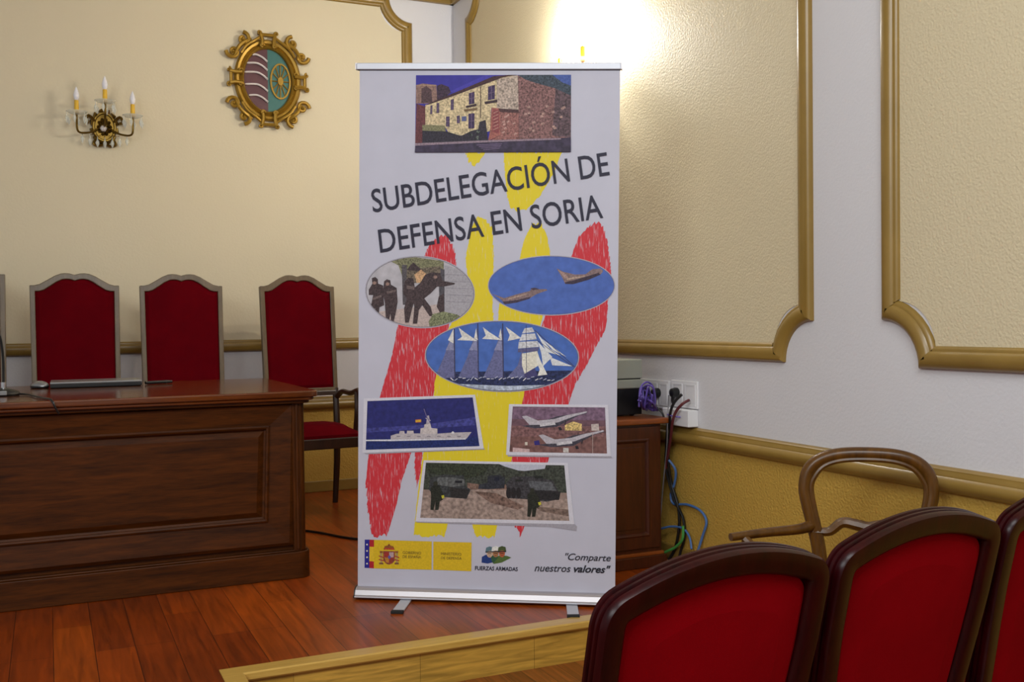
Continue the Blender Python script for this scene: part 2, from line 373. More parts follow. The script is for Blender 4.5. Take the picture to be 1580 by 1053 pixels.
front_panel(-0.42, 0.945); front_panel(-1.74, -0.45)
m = MB(); m.prism(rounded_end(0.930, 0.984, 4.258, 4.35, 0.026), 0.119, 0.746, pl, M_TABLEV)
m.tube([(0.948, 4.256, 0.125), (0.948, 4.256, 0.742)], 0.007, M_TABLEV, 8, flat=1)
m.v = m.v[:-16]+[p-tb for p in m.v[-16:]]; m.build('corner_post', t, smooth=True)
m = MB(); m.prism(rounded_end(TX0, 1.006, 4.228, 5.30, 0.05), 0.740, 0.756, pl, M_TABLE)
m.build('frieze', t, bevel=0.004)
m = MB(); m.prism(rounded_end(TX0-0.02, 1.030, 4.192, 5.345, 0.035), 0.768, 0.793, pl, M_TOP)
m.prism(rounded_end(TX0-0.02, 1.018, 4.206, 5.33, 0.035), 0.754, 0.769, pl, M_TOP); m.build('tabletop', t, bevel=0.006)

# laptop, mouse-like gadget, pen, microphone on the table
def xf_at(loc, rz=0): return Matrix.Translation(loc) @ Matrix.Rotation(rz, 4, 'Z')
TZ = 0.7935
t = thing('laptop', 'closed flat laptop with silver lid lying on the walnut table', 'laptop', (0.205, 5.12, TZ), -0.02)
m = MB(); m.box((-0.195, -0.11, 0.003), (0.195, 0.12, 0.017), M_BLACK); m.box((-0.19, -0.105, 0), (0.19, 0.115, 0.004), M_RUBBER); m.build('base', t, bevel=0.003)
m = MB(); m.box((-0.195, -0.108, 0.018), (0.195, 0.12, 0.028), M_SILVER); m.build('lid', t, bevel=0.003)
t = thing('computer_mouse', 'small silver and black computer mouse left of the closed laptop', 'mouse', (-0.035, 5.10, TZ), 0.5)
m = MB(); n_ = 14
prof = [(0.0, 0.0), (0.028, 0.0), (0.032, 0.006), (0.031, 0.014)]
def mouse(z0, z1, k0, mat):
    m_ = MB(); vs_ = []; R_ = 7
    for i in range(R_+1):
        q = i/R_; z = z0+(z1-z0)*math.sin(q*PI/2); s_ = k0*math.cos(q*PI/2)+0.001
        for k in range(18): a = 2*PI*k/18; vs_.append((0.034*s_*math.cos(a), 0.055*s_*math.sin(a), z))
    fs = [(i*18+k, i*18+(k+1) % 18, (i+1)*18+(k+1) % 18, (i+1)*18+k) for i in range(R_) for k in range(18)]
    fs.append(tuple(range(18))[::-1]); m_.add(vs_, fs, mat); return m_
mouse(0.010, 0.034, 1.0, M_SILVER).build('shell', t, smooth=True)
m = MB(); m.lathe([(0.030, 0), (0.034, 0.004), (0.034, 0.012), (0.030, 0.0125)], M_BLACK, Matrix.Diagonal((1, 1.6, 1, 1)), 18); m.build('base', t, smooth=True)
t = thing('pen', 'black pen lying at the right end of the laptop', 'pen', (0.47, 5.10, TZ), 0.35)
m = MB(); m.tube([(-0.055, 0, 0.009), (0.045, 0, 0.009)], 0.008, M_BLACK, 10); m.build('barrel', t, smooth=True)
m = MB(); m.tube([(0.045, 0, 0.009), (0.078, 0, 0.009)], [0.009, 0.006], M_BLACK, 10); m.build('cap', t, smooth=True)

t = thing('gooseneck_microphone', 'black desk microphone at the left edge of the table', 'microphone', (-0.165, 4.62, TZ))
m = MB(); m.lathe([(0.0, 0.0), (0.058, 0.0), (0.062, 0.008), (0.056, 0.018), (0.030, 0.027), (0.012, 0.032)], M_BLACK, None, 24); m.build('base', t, smooth=True)
m = MB(); m.tube([(0, 0, 0.03), (0, 0, 0.055)], 0.011, M_CHROME, 12); m.build('collar', t, smooth=True)
m = MB(); m.tube(smoothpath([(0, 0, 0.05), (0, 0, 0.16), (-0.012, -0.01, 0.25), (-0.05, -0.03, 0.32)]), 0.005, M_BLACK, 8); m.build('gooseneck', t, smooth=True)
m = MB(); m.tube([(-0.05, -0.03, 0.32), (-0.075, -0.045, 0.345), (-0.10, -0.06, 0.368)], [0.012, 0.016, 0.010], M_BLACK, 12); m.build('capsule', t, smooth=True)
m = MB(); m.box((-0.014, -0.064, 0.005), (0.014, -0.050, 0.022), M_SILVER); m.build('switch', t, bevel=0.002)
m = MB()
m.tube(smoothpath([(0.055, -0.015, 0.006), (0.09, -0.06, 0.005), (0.12, -0.20, 0.005), (0.155, -0.36, 0.005), (0.17, -0.418, 0.006), (0.18, -0.440, -0.004), (0.188, -0.442, -0.025), (0.20, -0.436, -0.05)], 6), 0.004, M_BLACK, 8)
m.build('cable', t, smooth=True)

# ---------------------------------------------------------------- high-backed red chairs behind the table
def crest_outline(w, zb, zc, rise, n=5):
    half = [(0.0, 0.0), (0.10, -0.003), (0.22, 0.10), (0.38, 0.42), (0.54, 0.76), (0.68, 0.96), (0.78, 1.0), (0.88, 0.98), (0.97, 0.90), (1.0, 0.86)]
    L_ = [(-w/2+w/2*a, zc+rise*b) for a, b in half]; R_ = [(-a, b) for a, b in reversed(L_[:-1])]
    return [(-w/2+0.004, zb)]+L_+R_+[(w/2-0.004, zb)]
def inset_outline(w, zb, zc, rise, d):
    o_ = crest_outline(w, zb, zc, rise); c_ = []
    for a, b in o_:
        k = (w/2-d)/(w/2); c_.append((a*k, b-d*1.25 if b > zb else zb+d*0.9))
    return c_
def high_chair(label, x, y, rz, sc_=1.0, group=None):
    t = thing('high_backed_chair', label, 'chair', (x, y, 0), rz, group)
    lean = math.radians(5.5)
    # local: front faces -Y, origin under the back; back rises from the seat and leans to +Y
    def fb_(a, b, h): return Vector((a, (b-0.45)*math.sin(lean)-h*math.cos(lean), 0.45+(b-0.45)*math.cos(lean)+h*math.sin(lean)))*sc_
    W = 0.445
    ZL = 0.672
    o_ = crest_outline(W, ZL, 1.298, 0.066); i_ = inset_outline(W, ZL, 1.298, 0.066, 0.026)
    m = MB(); m.ring(o_, i_, -0.02, 0.016, fb_, M_OLDWOOD); m.build('back_frame', t, bevel=0.004)
    i2 = inset_outline(W, ZL, 1.298, 0.066, 0.0245)
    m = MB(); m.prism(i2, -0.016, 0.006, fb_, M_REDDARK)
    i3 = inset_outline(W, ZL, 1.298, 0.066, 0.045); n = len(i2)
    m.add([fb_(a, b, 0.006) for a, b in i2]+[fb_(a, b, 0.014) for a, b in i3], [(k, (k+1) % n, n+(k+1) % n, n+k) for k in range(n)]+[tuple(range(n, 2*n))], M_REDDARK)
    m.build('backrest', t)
    for s in (-1, 1):       # rear leg carries on up as the lower back post
        m = MB(); a0, a1 = s*(W/2-0.026), s*(W/2-0.004); a0, a1 = min(a0, a1), max(a0, a1)
        P = [(-0.016, 0.62, None), (-0.016, 0.45, None)]
        q = [Vector(((a0+a1)/2, 0.055, 0)), Vector(((a0+a1)/2, 0.012, 0.25)), Vector(((a0+a1)/2, 0.0, 0.45)), Vector(((a0+a1)/2, 0.022, 0.69))]
        m.tube([p*sc_ for p in q], [0.017*sc_, 0.02*sc_, 0.021*sc_, 0.018*sc_], M_DARKWOOD, 8); m.build('leg', t, smooth=True)
        m = MB(); q = [Vector((s*0.215, -0.43, 0)), Vector((s*0.215, -0.43, 0.2)), Vector((s*0.215, -0.42, 0.44))]
        m.tube([p*sc_ for p in q], [0.014*sc_, 0.019*sc_, 0.024*sc_], M_DARKWOOD, 8); m.build('leg', t, smooth=True)
        m = MB(); q = smoothpath([(s*0.212, 0.005, 0.64), (s*0.222, -0.06, 0.672), (s*0.235, -0.17, 0.668), (s*0.24, -0.28, 0.690), (s*0.235, -0.335, 0.675)], 5)
        m.tube([p*sc_ for p in q], 0.019*sc_, M_DARKWOOD, 8, flat=0.8)
        q = smoothpath([(s*0.235, -0.27, 0.68), (s*0.225, -0.30, 0.58), (s*0.222, -0.28, 0.45)], 5); m.tube([p*sc_ for p in q], 0.015*sc_, M_DARKWOOD, 8)
        m.build('armrest', t, smooth=True)
    m = MB(); m.prism([(-W/2+0.004, ZL-0.022), (W/2-0.004, ZL-0.022), (W/2-0.004, ZL+0.004), (-W/2+0.004, ZL+0.004)], -0.02, 0.018, fb_, M_DARKWOOD); m.build('lower_rail', t, bevel=0.003)
    m = MB(); m.box(Vector((-0.225, -0.445, 0.385))*sc_, Vector((0.225, 0.005, 0.445))*sc_, M_DARKWOOD); m.build('seat_frame', t, bevel=0.006)
    m = MB(); vs_ = []; K = 6
    for i in range(K+1):
        for j in range(K+1):
            u, v = i/K, j/K; vs_.append(Vector((-0.215+0.43*u, -0.44+0.43*v, 0.46+0.055*(1-(2*u-1)**4)*(1-(2*v-1)**4)))*sc_)
    fs = [(i*(K+1)+j, (i+1)*(K+1)+j, (i+1)*(K+1)+j+1, i*(K+1)+j+1) for i in range(K) for j in range(K)]
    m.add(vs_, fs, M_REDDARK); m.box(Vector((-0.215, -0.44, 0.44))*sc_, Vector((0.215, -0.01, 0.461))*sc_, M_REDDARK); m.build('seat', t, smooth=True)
    return t
G_ = 'high-backed red chairs behind the table'
high_chair('high-backed red chair behind the silver-lidded laptop', 0.142, 5.90, 0.0, 1.0, G_)
high_chair('middle red high-backed chair, just right of the laptop', 0.693, 5.90, 0.0, 1.0, G_)
high_chair('red high-backed chair nearest the roll-up banner, armrest showing past the table end', 1.352, 5.90, 0.07, 1.0, G_)
high_chair('taller dark chair cut off at the left edge, behind the microphone', -0.428, 5.93, 0.0, 1.045, G_)

# ---------------------------------------------------------------- wall sconces and the carved plaque
def spiral(c, r0, r1, a0, turns, frm, n=18, sgn=1):
    return [frm(c[0]+(r0+(r1-r0)*k/n)*math.cos(a0+sgn*turns*2*PI*k/n), c[1]+(r0+(r1-r0)*k/n)*math.sin(a0+sgn*turns*2*PI*k/n), 0) for k in range(n+1)]
def sconce(label, frm, spots, lit):
    """frm(a, b, h) -> world; a along the wall, b up from the middle of the backplate, h out from the wall"""
    base = frm(0, 0, 0)
    t = thing('wall_sconce', label, 'wall lamp', tuple(base))
    f = lambda a, b, h: frm(a, b, h)-base
    m = MB(); E_ = [(0.062*math.cos(2*PI*k/24), 0.085*math.sin(2*PI*k/24)) for k in range(24)]
    m.prism(E_, 0, 0.012, f, M_BRASS)
    m.tube([f(a*0.95, b*0.95, 0.014) for a, b in E_], 0.008, M_BRASS, 6, closed=True)
    for k in range(12):
        q = 2*PI*k/12+0.2; m.tube([f(0.06*math.cos(q), 0.082*math.sin(q), 0.008), f(0.074*math.cos(q), 0.098*math.sin(q), 0.02), f(0.070*math.cos(q+.3), 0.094*math.sin(q+.3), 0.026)], [0.012, 0.010, 0.004], M_BRASS, 6)
    for k in range(10):
        q = 2*PI*k/10; r_ = 0.034; m.tube([f(r_*math.cos(q), r_*1.35*math.sin(q), 0.012), f(r_*0.75*math.cos(q+.2), r_*1.0*math.sin(q+.2), 0.026), f(r_*0.4*math.cos(q+.3), r_*0.55*math.sin(q+.3), 0.018)], [0.010, 0.009, 0.004], M_BRASS, 6)
    for s in (-1, 1):
        m.tube(smoothpath([f(s*0.05, 0.03, 0.015), f(s*0.085, 0.06, 0.025), f(s*0.10, 0.03, 0.03), f(s*0.08, 0.02, 0.03)], 4), 0.009, M_BRASS, 6)
        m.tube(smoothpath([f(s*0.04, -0.06, 0.015), f(s*0.06, -0.10, 0.02), f(s*0.03, -0.112, 0.02), f(0, -0.095, 0.02)], 4), 0.008, M_BRASS, 6)
    m.build('backplate', t, smooth=True)
    m = MB(); m.lathe([(0.001, -0.006), (0.02, 0.0), (0.015, 0.012), (0.001, 0.018)], M_STEEL, Matrix.Translation(f(-0.006, -0.012, 0.03)) @ (Matrix.Rotation(PI/2, 4, 'X') if abs((f(0, 0, 1)).y) > 0.5 else Matrix.Rotation(-PI/2, 4, 'Y')), 6); m.build('crystal_rosette', t)
    for (a, b, h) in spots:                    # b = height of the drip pan
        m = MB()
        if abs(a) < 0.02: q = [(0, 0.01, 0.02), (0, 0.0, 0.07), (a, 0.05, h), (a, b, h)]
        else: q = [(0.2*a, -0.01, 0.02), (0.55*a, -0.045, 0.06), (0.95*a, -0.05, h*0.9), (a, b-0.03, h), (a, b, h)]
        m.tube(smoothpath([f(*p) for p in q], 5), 0.006, M_BRASS, 8); m.build('arm', t, smooth=True)
        X = Matrix.Translation(f(a, b, h))
        m = MB(); m.lathe([(0.012, -0.004), (0.030, 0.0), (0.056, 0.012), (0.058, 0.016), (0.030, 0.006), (0.010, 0.004)], M_GLASS, X, 20); m.build('drip_pan', t, smooth=True)
        m = MB(); m.lathe([(0.013, 0.004), (0.0115, 0.078), (0.008, 0.08)], M_CANDLE, X, 12); m.build('candle', t, smooth=True)
        m = MB(); m.lathe([(0.008, 0.08), (0.014, 0.092), (0.0165, 0.108), (0.012, 0.128), (0.005, 0.148), (0.001, 0.156)], M_LIT if lit else M_BULB, X, 12); bo = m.build('bulb', t, smooth=True)
        for k in range(6):
            q = 2*PI*k/6+0.3; px_, py_ = 0.054*math.cos(q), 0.054*math.sin(q)
            m = MB(); m.lathe([(0.001, 0.010), (0.002, -0.012), (0.007, -0.020), (0.009, -0.032), (0.003, -0.052), (0.001, -0.056)], M_GLASS, Matrix.Translation(f(a, b, h)+Vector((px_, py_, 0))), 6)
            m.build('crystal_drop', t)
    for k in range(7):                          # festoon of drops under the backplate
        a = -0.12+0.04*k; b = -0.085-0.03*math.cos((k-3)/3*1.3)+0.02
        m = MB(); m.lathe([(0.001, 0.03), (0.003, 0.01), (0.009, 0.0), (0.010, -0.012), (0.003, -0.03), (0.001, -0.034)], M_GLASS, Matrix.Translation(f(a, b, 0.05)), 6); m.build('crystal_drop', t)
        if k in (0, 6): 
            m = MB(); m.tube([f(a, b+0.03, 0.05), f(a*0.6, -0.04, 0.05)], 0.0015, M_BRASS, 5); m.build('chain', t)
        else:
            m = MB(); m.tube([f(a, b+0.03, 0.05), f(a*0.5, -0.05, 0.03)], 0.0015, M_BRASS, 5); m.build('chain', t)
    return t
sconce('three-candle crystal wall sconce, unlit, left of the coat of arms plaque', lambda a, b, h: Vector((0.326+a, YA-h, 2.235+b)), [(-0.150, 0.045, 0.11), (0.0, 0.112, 0.14), (0.150, 0.045, 0.11)], False)
LS = (4.508, 2.292)
t = sconce('lit wall sconce on the right wall, its candles showing above the banner', lambda a, b, h: Vector((XB-h, LS[0]+a, LS[1]+b)), [(-0.12, 0.045, 0.115), (0.12, 0.045, 0.115)], True)
for s in (-0.12, 0.12):
    l = bpy.data.lights.new('sconce_glow', 'POINT'); l.energy = SCONCE_W; l.color = (1.0, 0.975, 0.93); l.shadow_soft_size = 0.02
    o = bpy.data.objects.new('sconce_glow', l); C.objects.link(o); o.location = (XB-0.115, LS[0]+s, LS[1]+0.045+0.115+0.06)

t = thing('coat_of_arms_plaque', 'oval gilded coat of arms plaque with sabres and wheel on back wall', 'plaque', (1.276, YA, 2.588))
f = lambda a, b, h: Vector((a, -h, b))
ell = lambda ra, rb, n=48: [(ra*math.cos(2*PI*k/n), rb*math.sin(2*PI*k/n)) for k in range(n)]
m = MB()
m.sweep(ell(0.205, 0.252), [(0, 0.004), (0, 0.024), (0.012, 0.036), (0.026, 0.032), (0.032, 0.022), (0.038, 0.030), (0.048, 0.040), (0.056, 0.034), (0.060, 0.016), (0.060, 0.004)], f, M_GILT, closed=True)
m.prism(ell(0.2, 0.247), 0.0005, 0.006, f, M_GILT)
def curl(ca, cb, r, a0, sgn, h=0.03, th=0.016):
    q = spiral((ca, cb), r, r*0.22, a0, 1.1, lambda a, b, _: f(a, b, h), 16, sgn)
    m.tube(q, [th*(0.62-0.25*k/16) for k in range(17)], M_GILT, 7)
    m.lathe([(0.002, -0.004), (th*0.55, 0.0), (th*0.4, 0.006), (0.001, 0.010)], M_GILT, Matrix.Translation(f(ca, cb, h+0.002)) @ Matrix.Rotation(PI/2, 4, 'X'), 10)
    m.tube([f(ca, cb, 0.002), f(ca, cb, h-0.004)], th*0.8, M_GILT, 8)
for s in (-1, 1):
    for u in (-1, 1):
        # paired scrolls on the diagonals, joined by a leaf
        curl(s*0.150, u*0.240, 0.042, PI/2 if u > 0 else -PI/2, s*u, 0.034, 0.021)
        curl(s*0.212, u*0.158, 0.042, 0 if s > 0 else PI, -s*u, 0.034, 0.021)
        m.tube(smoothpath([f(s*0.10, u*0.245, 0.03), f(s*0.15, u*0.215, 0.04), f(s*0.185, u*0.175, 0.04), f(s*0.205, u*0.12, 0.03)], 4), [0.006, 0.008, 0.010, 0.012, 0.013, 0.013, 0.013, 0.013, 0.012, 0.010, 0.009, 0.008, 0.006], M_GILT, 7)
        m.tube(smoothpath([f(s*0.035, u*0.27, 0.03), f(s*0.08, u*0.235, 0.042), f(s*0.13, u*0.20, 0.042), f(s*0.165, u*0.15, 0.04)], 4), 0.010, M_GILT, 7)
        # strapwork clips at the four poles
        m.tube([f(s*0.040, u*0.195, 0.042), f(s*0.036, u*0.24, 0.044), f(s*0.044, u*0.28, 0.038)], 0.012, M_GILT, 7)
        curl(s*0.052, u*0.286, 0.013, PI if s > 0 else 0, -s*u, 0.038, 0.010)
        curl(s*0.038, u*0.205, 0.016, 0, 1, 0.046, 0.010)
        m.tube([f(s*0.16, u*0.034, 0.042), f(s*0.20, u*0.030, 0.044), f(s*0.232, u*0.036, 0.038)], 0.012, M_GILT, 7)
        curl(s*0.238, u*0.046, 0.014, PI/2, s*u, 0.038, 0.010)
        curl(s*0.168, u*0.042, 0.014, 0, 1, 0.046, 0.009)
for u in (-1, 1):
    m.tube([f(-0.05, u*0.276, 0.036), f(0.05, u*0.276, 0.036)], 0.011, M_GILT, 7)
    m.tube([f(u*0.226, -0.04, 0.036), f(u*0.226, 0.04, 0.036)], 0.011, M_GILT, 7)
m.build('carved_frame', t, smooth=True)
E2 = ell(0.150, 0.198, 64)
Lh = [p for p in E2 if p[0] <= 0.0001]; Rh = [p for p in E2 if p[0] >= -0.0001]
Rh = sorted(Rh, key=lambda p: math.atan2(p[1], p[0])); Lh = sorted(Lh, key=lambda p: math.atan2(p[1], p[0]) % (2*PI))
m = MB(); m.prism(Lh, 0.006, 0.014, f, M_MAROON); m.build('maroon_field', t)
m = MB(); m.prism(Rh, 0.006, 0.014, f, M_TEAL); m.build('teal_field', t)
for b, a0 in ((0.145, -0.095), (0.092, -0.130), (0.036, -0.143), (-0.038, -0.140), (-0.105, -0.118)):
    m = MB(); q = smoothpath([f(a0, b+0.004, 0.02), f(-0.07, b+0.008, 0.024), f(-0.03, b-0.008, 0.024), f(-0.008, b-0.026, 0.02)], 5)
    m.tube(q, [0.003]+[0.0065]*(len(q)-2)+[0.004], M_STEEL, 7); m.lathe([(0.002, -0.008), (0.009, 0), (0.002, 0.008)], M_STEEL, Matrix.Translation(f(-0.006, b-0.026, 0.02)), 8)
    m.build('sabre', t, smooth=True)
m = MB(); wc = (0.077, 0.0)
fw = lambda a, b, h: f(wc[0]+a, wc[1]+b, h)
m.sweep(ell(0.064, 0.112, 36), [(0, 0.014), (0, 0.024), (0.010, 0.024), (0.010, 0.014)], fw, M_GILT, closed=True)
for k in range(12):
    q = 2*PI*k/12+0.0; m.tube([fw(0.012*math.cos(q), 0.02*math.sin(q), 0.018), fw(0.058*math.cos(q), 0.106*math.sin(q), 0.018)], 0.0038, M_GILT, 6)
m.prism(ell(0.017, 0.026, 16), 0.013, 0.028, fw, M_GILT)
m.build('wheel', t)

# ---------------------------------------------------------------- cabinet by the right wall, devices, sockets and cables
CF = 3.75
t = thing('low_cabinet', 'low cherry wood cabinet in the corner behind the roll-up banner', 'cabinet', (2.10, 4.0, 0))
cb = Vector((2.10, 4.0, 0)); f = lambda a, b, h: Vector((a, CF-h, b))-cb
m = MB(); m.box(Vector((1.74, CF, 0.06))-cb, Vector((2.425, 4.24, 0.622))-cb, M_CAB); m.build('carcass', t, bevel=0.002)
m = MB(); m.box(Vector((1.72, CF-0.028, 0.622))-cb, Vector((2.462, 4.26, 0.646))-cb, M_CABTOP); m.build('top', t, bevel=0.006)
m = MB(); m.box(Vector((1.73, CF-0.02, 0.0))-cb, Vector((2.44, 4.25, 0.052))-cb, M_CAB); m.box(Vector((1.735, CF-0.012, 0.050))-cb, Vector((2.432, 4.245, 0.066))-cb, M_CABTOP); m.build('plinth', t, bevel=0.004)
for (a0, a1) in ((1.76, 2.06), (2.085, 2.41)):
    m = MB(); R0 = [(a0, 0.085), (a1, 0.085), (a1, 0.610), (a0, 0.610)]
    m.sweep(R0, [(0, 0), (0, 0.012), (0.05, 0.012), (0.056, 0.016), (0.064, 0.010), (0.070, 0.002), (0.070, 0)], f, M_CAB, closed=True)
    m.prism([(a0+0.06, 0.145), (a1-0.06, 0.145), (a1-0.06, 0.55), (a0+0.06, 0.55)], 0.0, 0.004, f, M_CAB)
    m.prism([(a0+0.085, 0.17), (a1-0.085, 0.17), (a1-0.085, 0.525), (a0+0.085, 0.525)], 0.004, 0.008, f, M_CAB)
    m.build('door', t, bevel=0.0015)
CT = 0.6465
t = thing('black_box', 'black electronic box standing on the cabinet under the pale one', 'device', (2.26, 3.97, CT))
m = MB(); m.box((-0.15, -0.10, 0.006), (0.146, 0.14, 0.122), M_BLACK)
for sx in (-0.12, 0.11):
    for sy in (-0.07, 0.11): m.lathe([(0.012, 0), (0.012, 0.007)], M_RUBBER, Matrix.Translation((sx, sy, 0)), 10)
m.build('case', t, bevel=0.003)
m = MB(); 
for k in range(5): m.box((0.145, -0.05+0.03*k, 0.03), (0.1475, -0.035+0.03*k, 0.09), M_RUBBER)
m.build('vent', t)
t = thing('pale_device', 'grey-green plastic device stacked on the black box beside the banner', 'device', (2.26, 3.97, CT+0.1225))
m = MB(); m.box((-0.16, -0.105, 0.0), (0.152, 0.14, 0.040), M_BEIGE); m.build('base', t, bevel=0.005)
m = MB(); m.box((-0.158, -0.10, 0.044), (0.150, 0.138, 0.128), M_BEIGE); m.box((-0.15, -0.095, 0.038), (0.145, 0.13, 0.046), M_BLACK); m.build('lid', t, bevel=0.008)

fb0 = lambda a, b, h: Vector((XB-h, a, b))
def plate(label, y0, y1, z0, z1, depth=0.012, n=2, gr=None):
    yc, zc = (y0+y1)/2, (z0+z1)/2; base = Vector((XB, yc, zc))
    t = thing('wall_socket', label, 'socket', tuple(base), 0, gr)
    g = lambda a, b, h: Vector((-h, a, b))
    A_, B_ = (y1-y0)/2, (z1-z0)/2
    m = MB(); m.prism([(-A_, -B_), (A_, -B_), (A_, B_), (-A_, B_)], 0, depth, g, M_SOCKET); m.build('plate', t, bevel=0.003)
    for k in range(n):
        w_ = 2*A_/n; c_ = -A_+w_*(k+0.5)
        m = MB(); m.ring([(c_+(w_*0.40)*x, B_*0.78*y) for x, y in ((-1, -1), (1, -1), (1, 1), (-1, 1))], [(c_+(w_*0.32)*x, B_*0.66*y) for x, y in ((-1, -1), (1, -1), (1, 1), (-1, 1))], depth, depth+0.003, g, M_SOCKET)
        m.prism([(c_+(w_*0.3)*x, B_*0.62*y) for x, y in ((-1, -1), (1, -1), (1, 1), (-1, 1))], depth, depth+0.002, g, M_SOCKET); m.build('insert', t)
    return t
plate('white double socket plate nearest the banner holding two black plugs', 3.815, 4.06, 0.672, 0.800, 0.012, 3)
plate('white double socket plate above the small surface box, one black plug', 3.598, 3.795, 0.688, 0.806, 0.012, 2)
t = thing('socket_box', 'white surface mounted socket box sitting on the gold dado rail', 'socket', (XB, 3.705, 0.672))
g = lambda a, b, h: Vector((-h, a, b))
m = MB(); m.prism([(-0.10, -0.060), (0.10, -0.060), (0.10, 0.012), (-0.10, 0.012)], 0.0, 0.052, g, M_SOCKET); m.build('case', t, bevel=0.004)
m = MB(); m.prism([(0.02, -0.045), (0.075, -0.045), (0.075, 0.0), (0.02, 0.0)], 0.052, 0.055, g, M_SOCKET); m.prism([(0.035, -0.03), (0.058, -0.03), (0.058, -0.012), (0.035, -0.012)], 0.055, 0.0565, g, M_GREY); m.build('jack', t)
def plug(label, y, z, gr=None):
    t = thing('power_plug', label, 'plug', (XB-0.014, y, z), 0, gr)
    X = Matrix.Rotation(-PI/2, 4, 'Y')
    m = MB(); m.lathe([(0.022, 0.0), (0.023, 0.012), (0.018, 0.03), (0.010, 0.034)], M_BLACK, X, 14); m.build('body', t, smooth=True)
    m = MB(); m.tube([(-0.02, 0, -0.012), (-0.024, 0, -0.035), (-0.022, 0, -0.05)], [0.009, 0.007, 0.004], M_BLACK, 8); m.build('strain_relief', t, smooth=True)
plug('black plug nearest the banner in the socket plate', 3.985, 0.745)
plug('black plug in the middle of the socket plate nearest the banner', 3.895, 0.742)
plug('black plug in the socket plate above the surface box', 3.745, 0.752)

def cable(label, pts, r, mat, gr=None, name='cable'):
    """pts: (photo x, photo y, distance out from the right wall)"""
    q = [on(x, y, 0, XB-h) for x, y, h in pts]
    base = q[0].copy(); m = MB(); m.tube(smoothpath([p-base for p in q], 7), r, mat, 8)
    o = m.build(name, smooth=True); o.location = base
    return tag(o, label, 'cable', gr)
cable('black cable dropping from the right socket plate behind the cabinet side', [(1052, 609, 0.055), (1040, 622, 0.075), (1034, 640, 0.08), (1034, 665, 0.06), (1031, 705, 0.05), (1036, 745, 0.03), (1046, 780, 0.025), (1048, 812, 0.02), (1042, 845, 0.02), (1032, 864, 0.03)], 0.0065, M_BLACK)
cable('thick black cable hanging lowest beside the cabinet', [(1030, 655, 0.07), (1028, 690, 0.05), (1028, 725, 0.045), (1040, 770, 0.03), (1054, 800, 0.02), (1056, 830, 0.02), (1050, 852, 0.02), (1046, 872, 0.03)], 0.006, M_BLACK)
cable('dark red cable curving from the right socket plate down past the box', [(1063, 618, 0.03), (1054, 623, 0.065), (1044, 634, 0.08), (1038, 650, 0.085), (1035, 675, 0.07), (1031, 700, 0.055), (1026, 730, 0.045)], 0.0065, M_REDCAB)
cable('thin grey cable hanging from the left socket plate', [(1032, 610, 0.05), (1031, 630, 0.05), (1030, 650, 0.075), (1029, 690, 0.06), (1024, 740, 0.05), (1019, 800, 0.04), (1016, 850, 0.04)], 0.003, M_GREY)
cable('long blue cable looping out to the right across the mustard dado', [(1030, 708, 0.05), (1042, 725, 0.03), (1041, 745, 0.025), (1035, 765, 0.03), (1040, 778, 0.025), (1060, 779, 0.015), (1080, 788, 0.015), (1090, 805, 0.015), (1084, 828, 0.02), (1077, 850, 0.03)], 0.0055, M_BLUE)
cable('short blue cable running flat beside the cabinet foot', [(1017, 817, 0.05), (1036, 813, 0.03), (1054, 816, 0.02), (1064, 830, 0.02), (1067, 848, 0.03)], 0.005, M_BLUE)
cable('green cable tangled low beside the cabinet', [(1054, 812, 0.03), (1053, 832, 0.03), (1042, 845, 0.035), (1026, 853, 0.05), (1016, 862, 0.05)], 0.006, M_GREEN)
o = cable('violet jack lead plugged into the white surface box', [(1050, 644, 0.056), (1040, 643, 0.075), (1030, 640, 0.085)], 0.0028, M_VIOLET)
rv = random.Random(3)
for k, lab in enumerate(['violet network cable looping highest beside the black box', None, None, None, None, None, None]):
    a = [(984+rv.uniform(0, 6), 622-rv.uniform(0, 14), 0.20)]
    for j in range(5): a.append((988+rv.uniform(0, 20), 596+rv.uniform(0, 36), 0.07+rv.uniform(0, 0.09)))
    if k == 0: a = [(986, 628, 0.20), (988, 600, 0.16), (998, 590, 0.12), (1008, 598, 0.08), (1011, 620, 0.08), (1006, 634, 0.09)]
    else: a.append((1004+rv.uniform(0, 12), 634, 0.075))
    cable(lab or 'violet network cable in the tangle beside the black box', a, 0.0042, M_VIOLET, 'violet network cables beside the black box')
cable('dark cable leaving the violet tangle over the cabinet edge', [(990, 612, 0.12), (1002, 620, 0.10), (1014, 630, 0.085), (1022, 638, 0.07), (1026, 652, 0.072)], 0.0045, M_BLACK)
p = on(1030, 852, 2, 0.02)
t = thing('cable_adapter', 'white plastic cable adapter on the floor beside the cabinet', 'adapter', (2.45, 3.83, 0.0), 0.3)
m = MB(); m.box((-0.035, -0.02, 0.0), (0.035, 0.02, 0.035), M_SOCKET); m.build('case', t, bevel=0.004)
m = MB(); m.tube([(-0.05, 0, 0.018), (-0.034, 0, 0.018)], 0.008, M_SOCKET, 8); m.build('nozzle', t, smooth=True)
m = MB(); q = smoothpath([(0.95, 5.30, 0.006), (1.15, 5.22, 0.006), (1.238, 5.12, 0.006), (1.35, 4.90, 0.006), (1.52, 4.72, 0.006), (1.70, 4.55, 0.006), (1.78, 4.40, 0.006)], 7)
m.tube([p-q[0] for p in q], 0.006, M_BLACK, 8); o = m.build('floor_cable', smooth=True); o.location = q[0]
tag(o, 'black cable on the parquet running from the table towards the cabinet', 'cable')

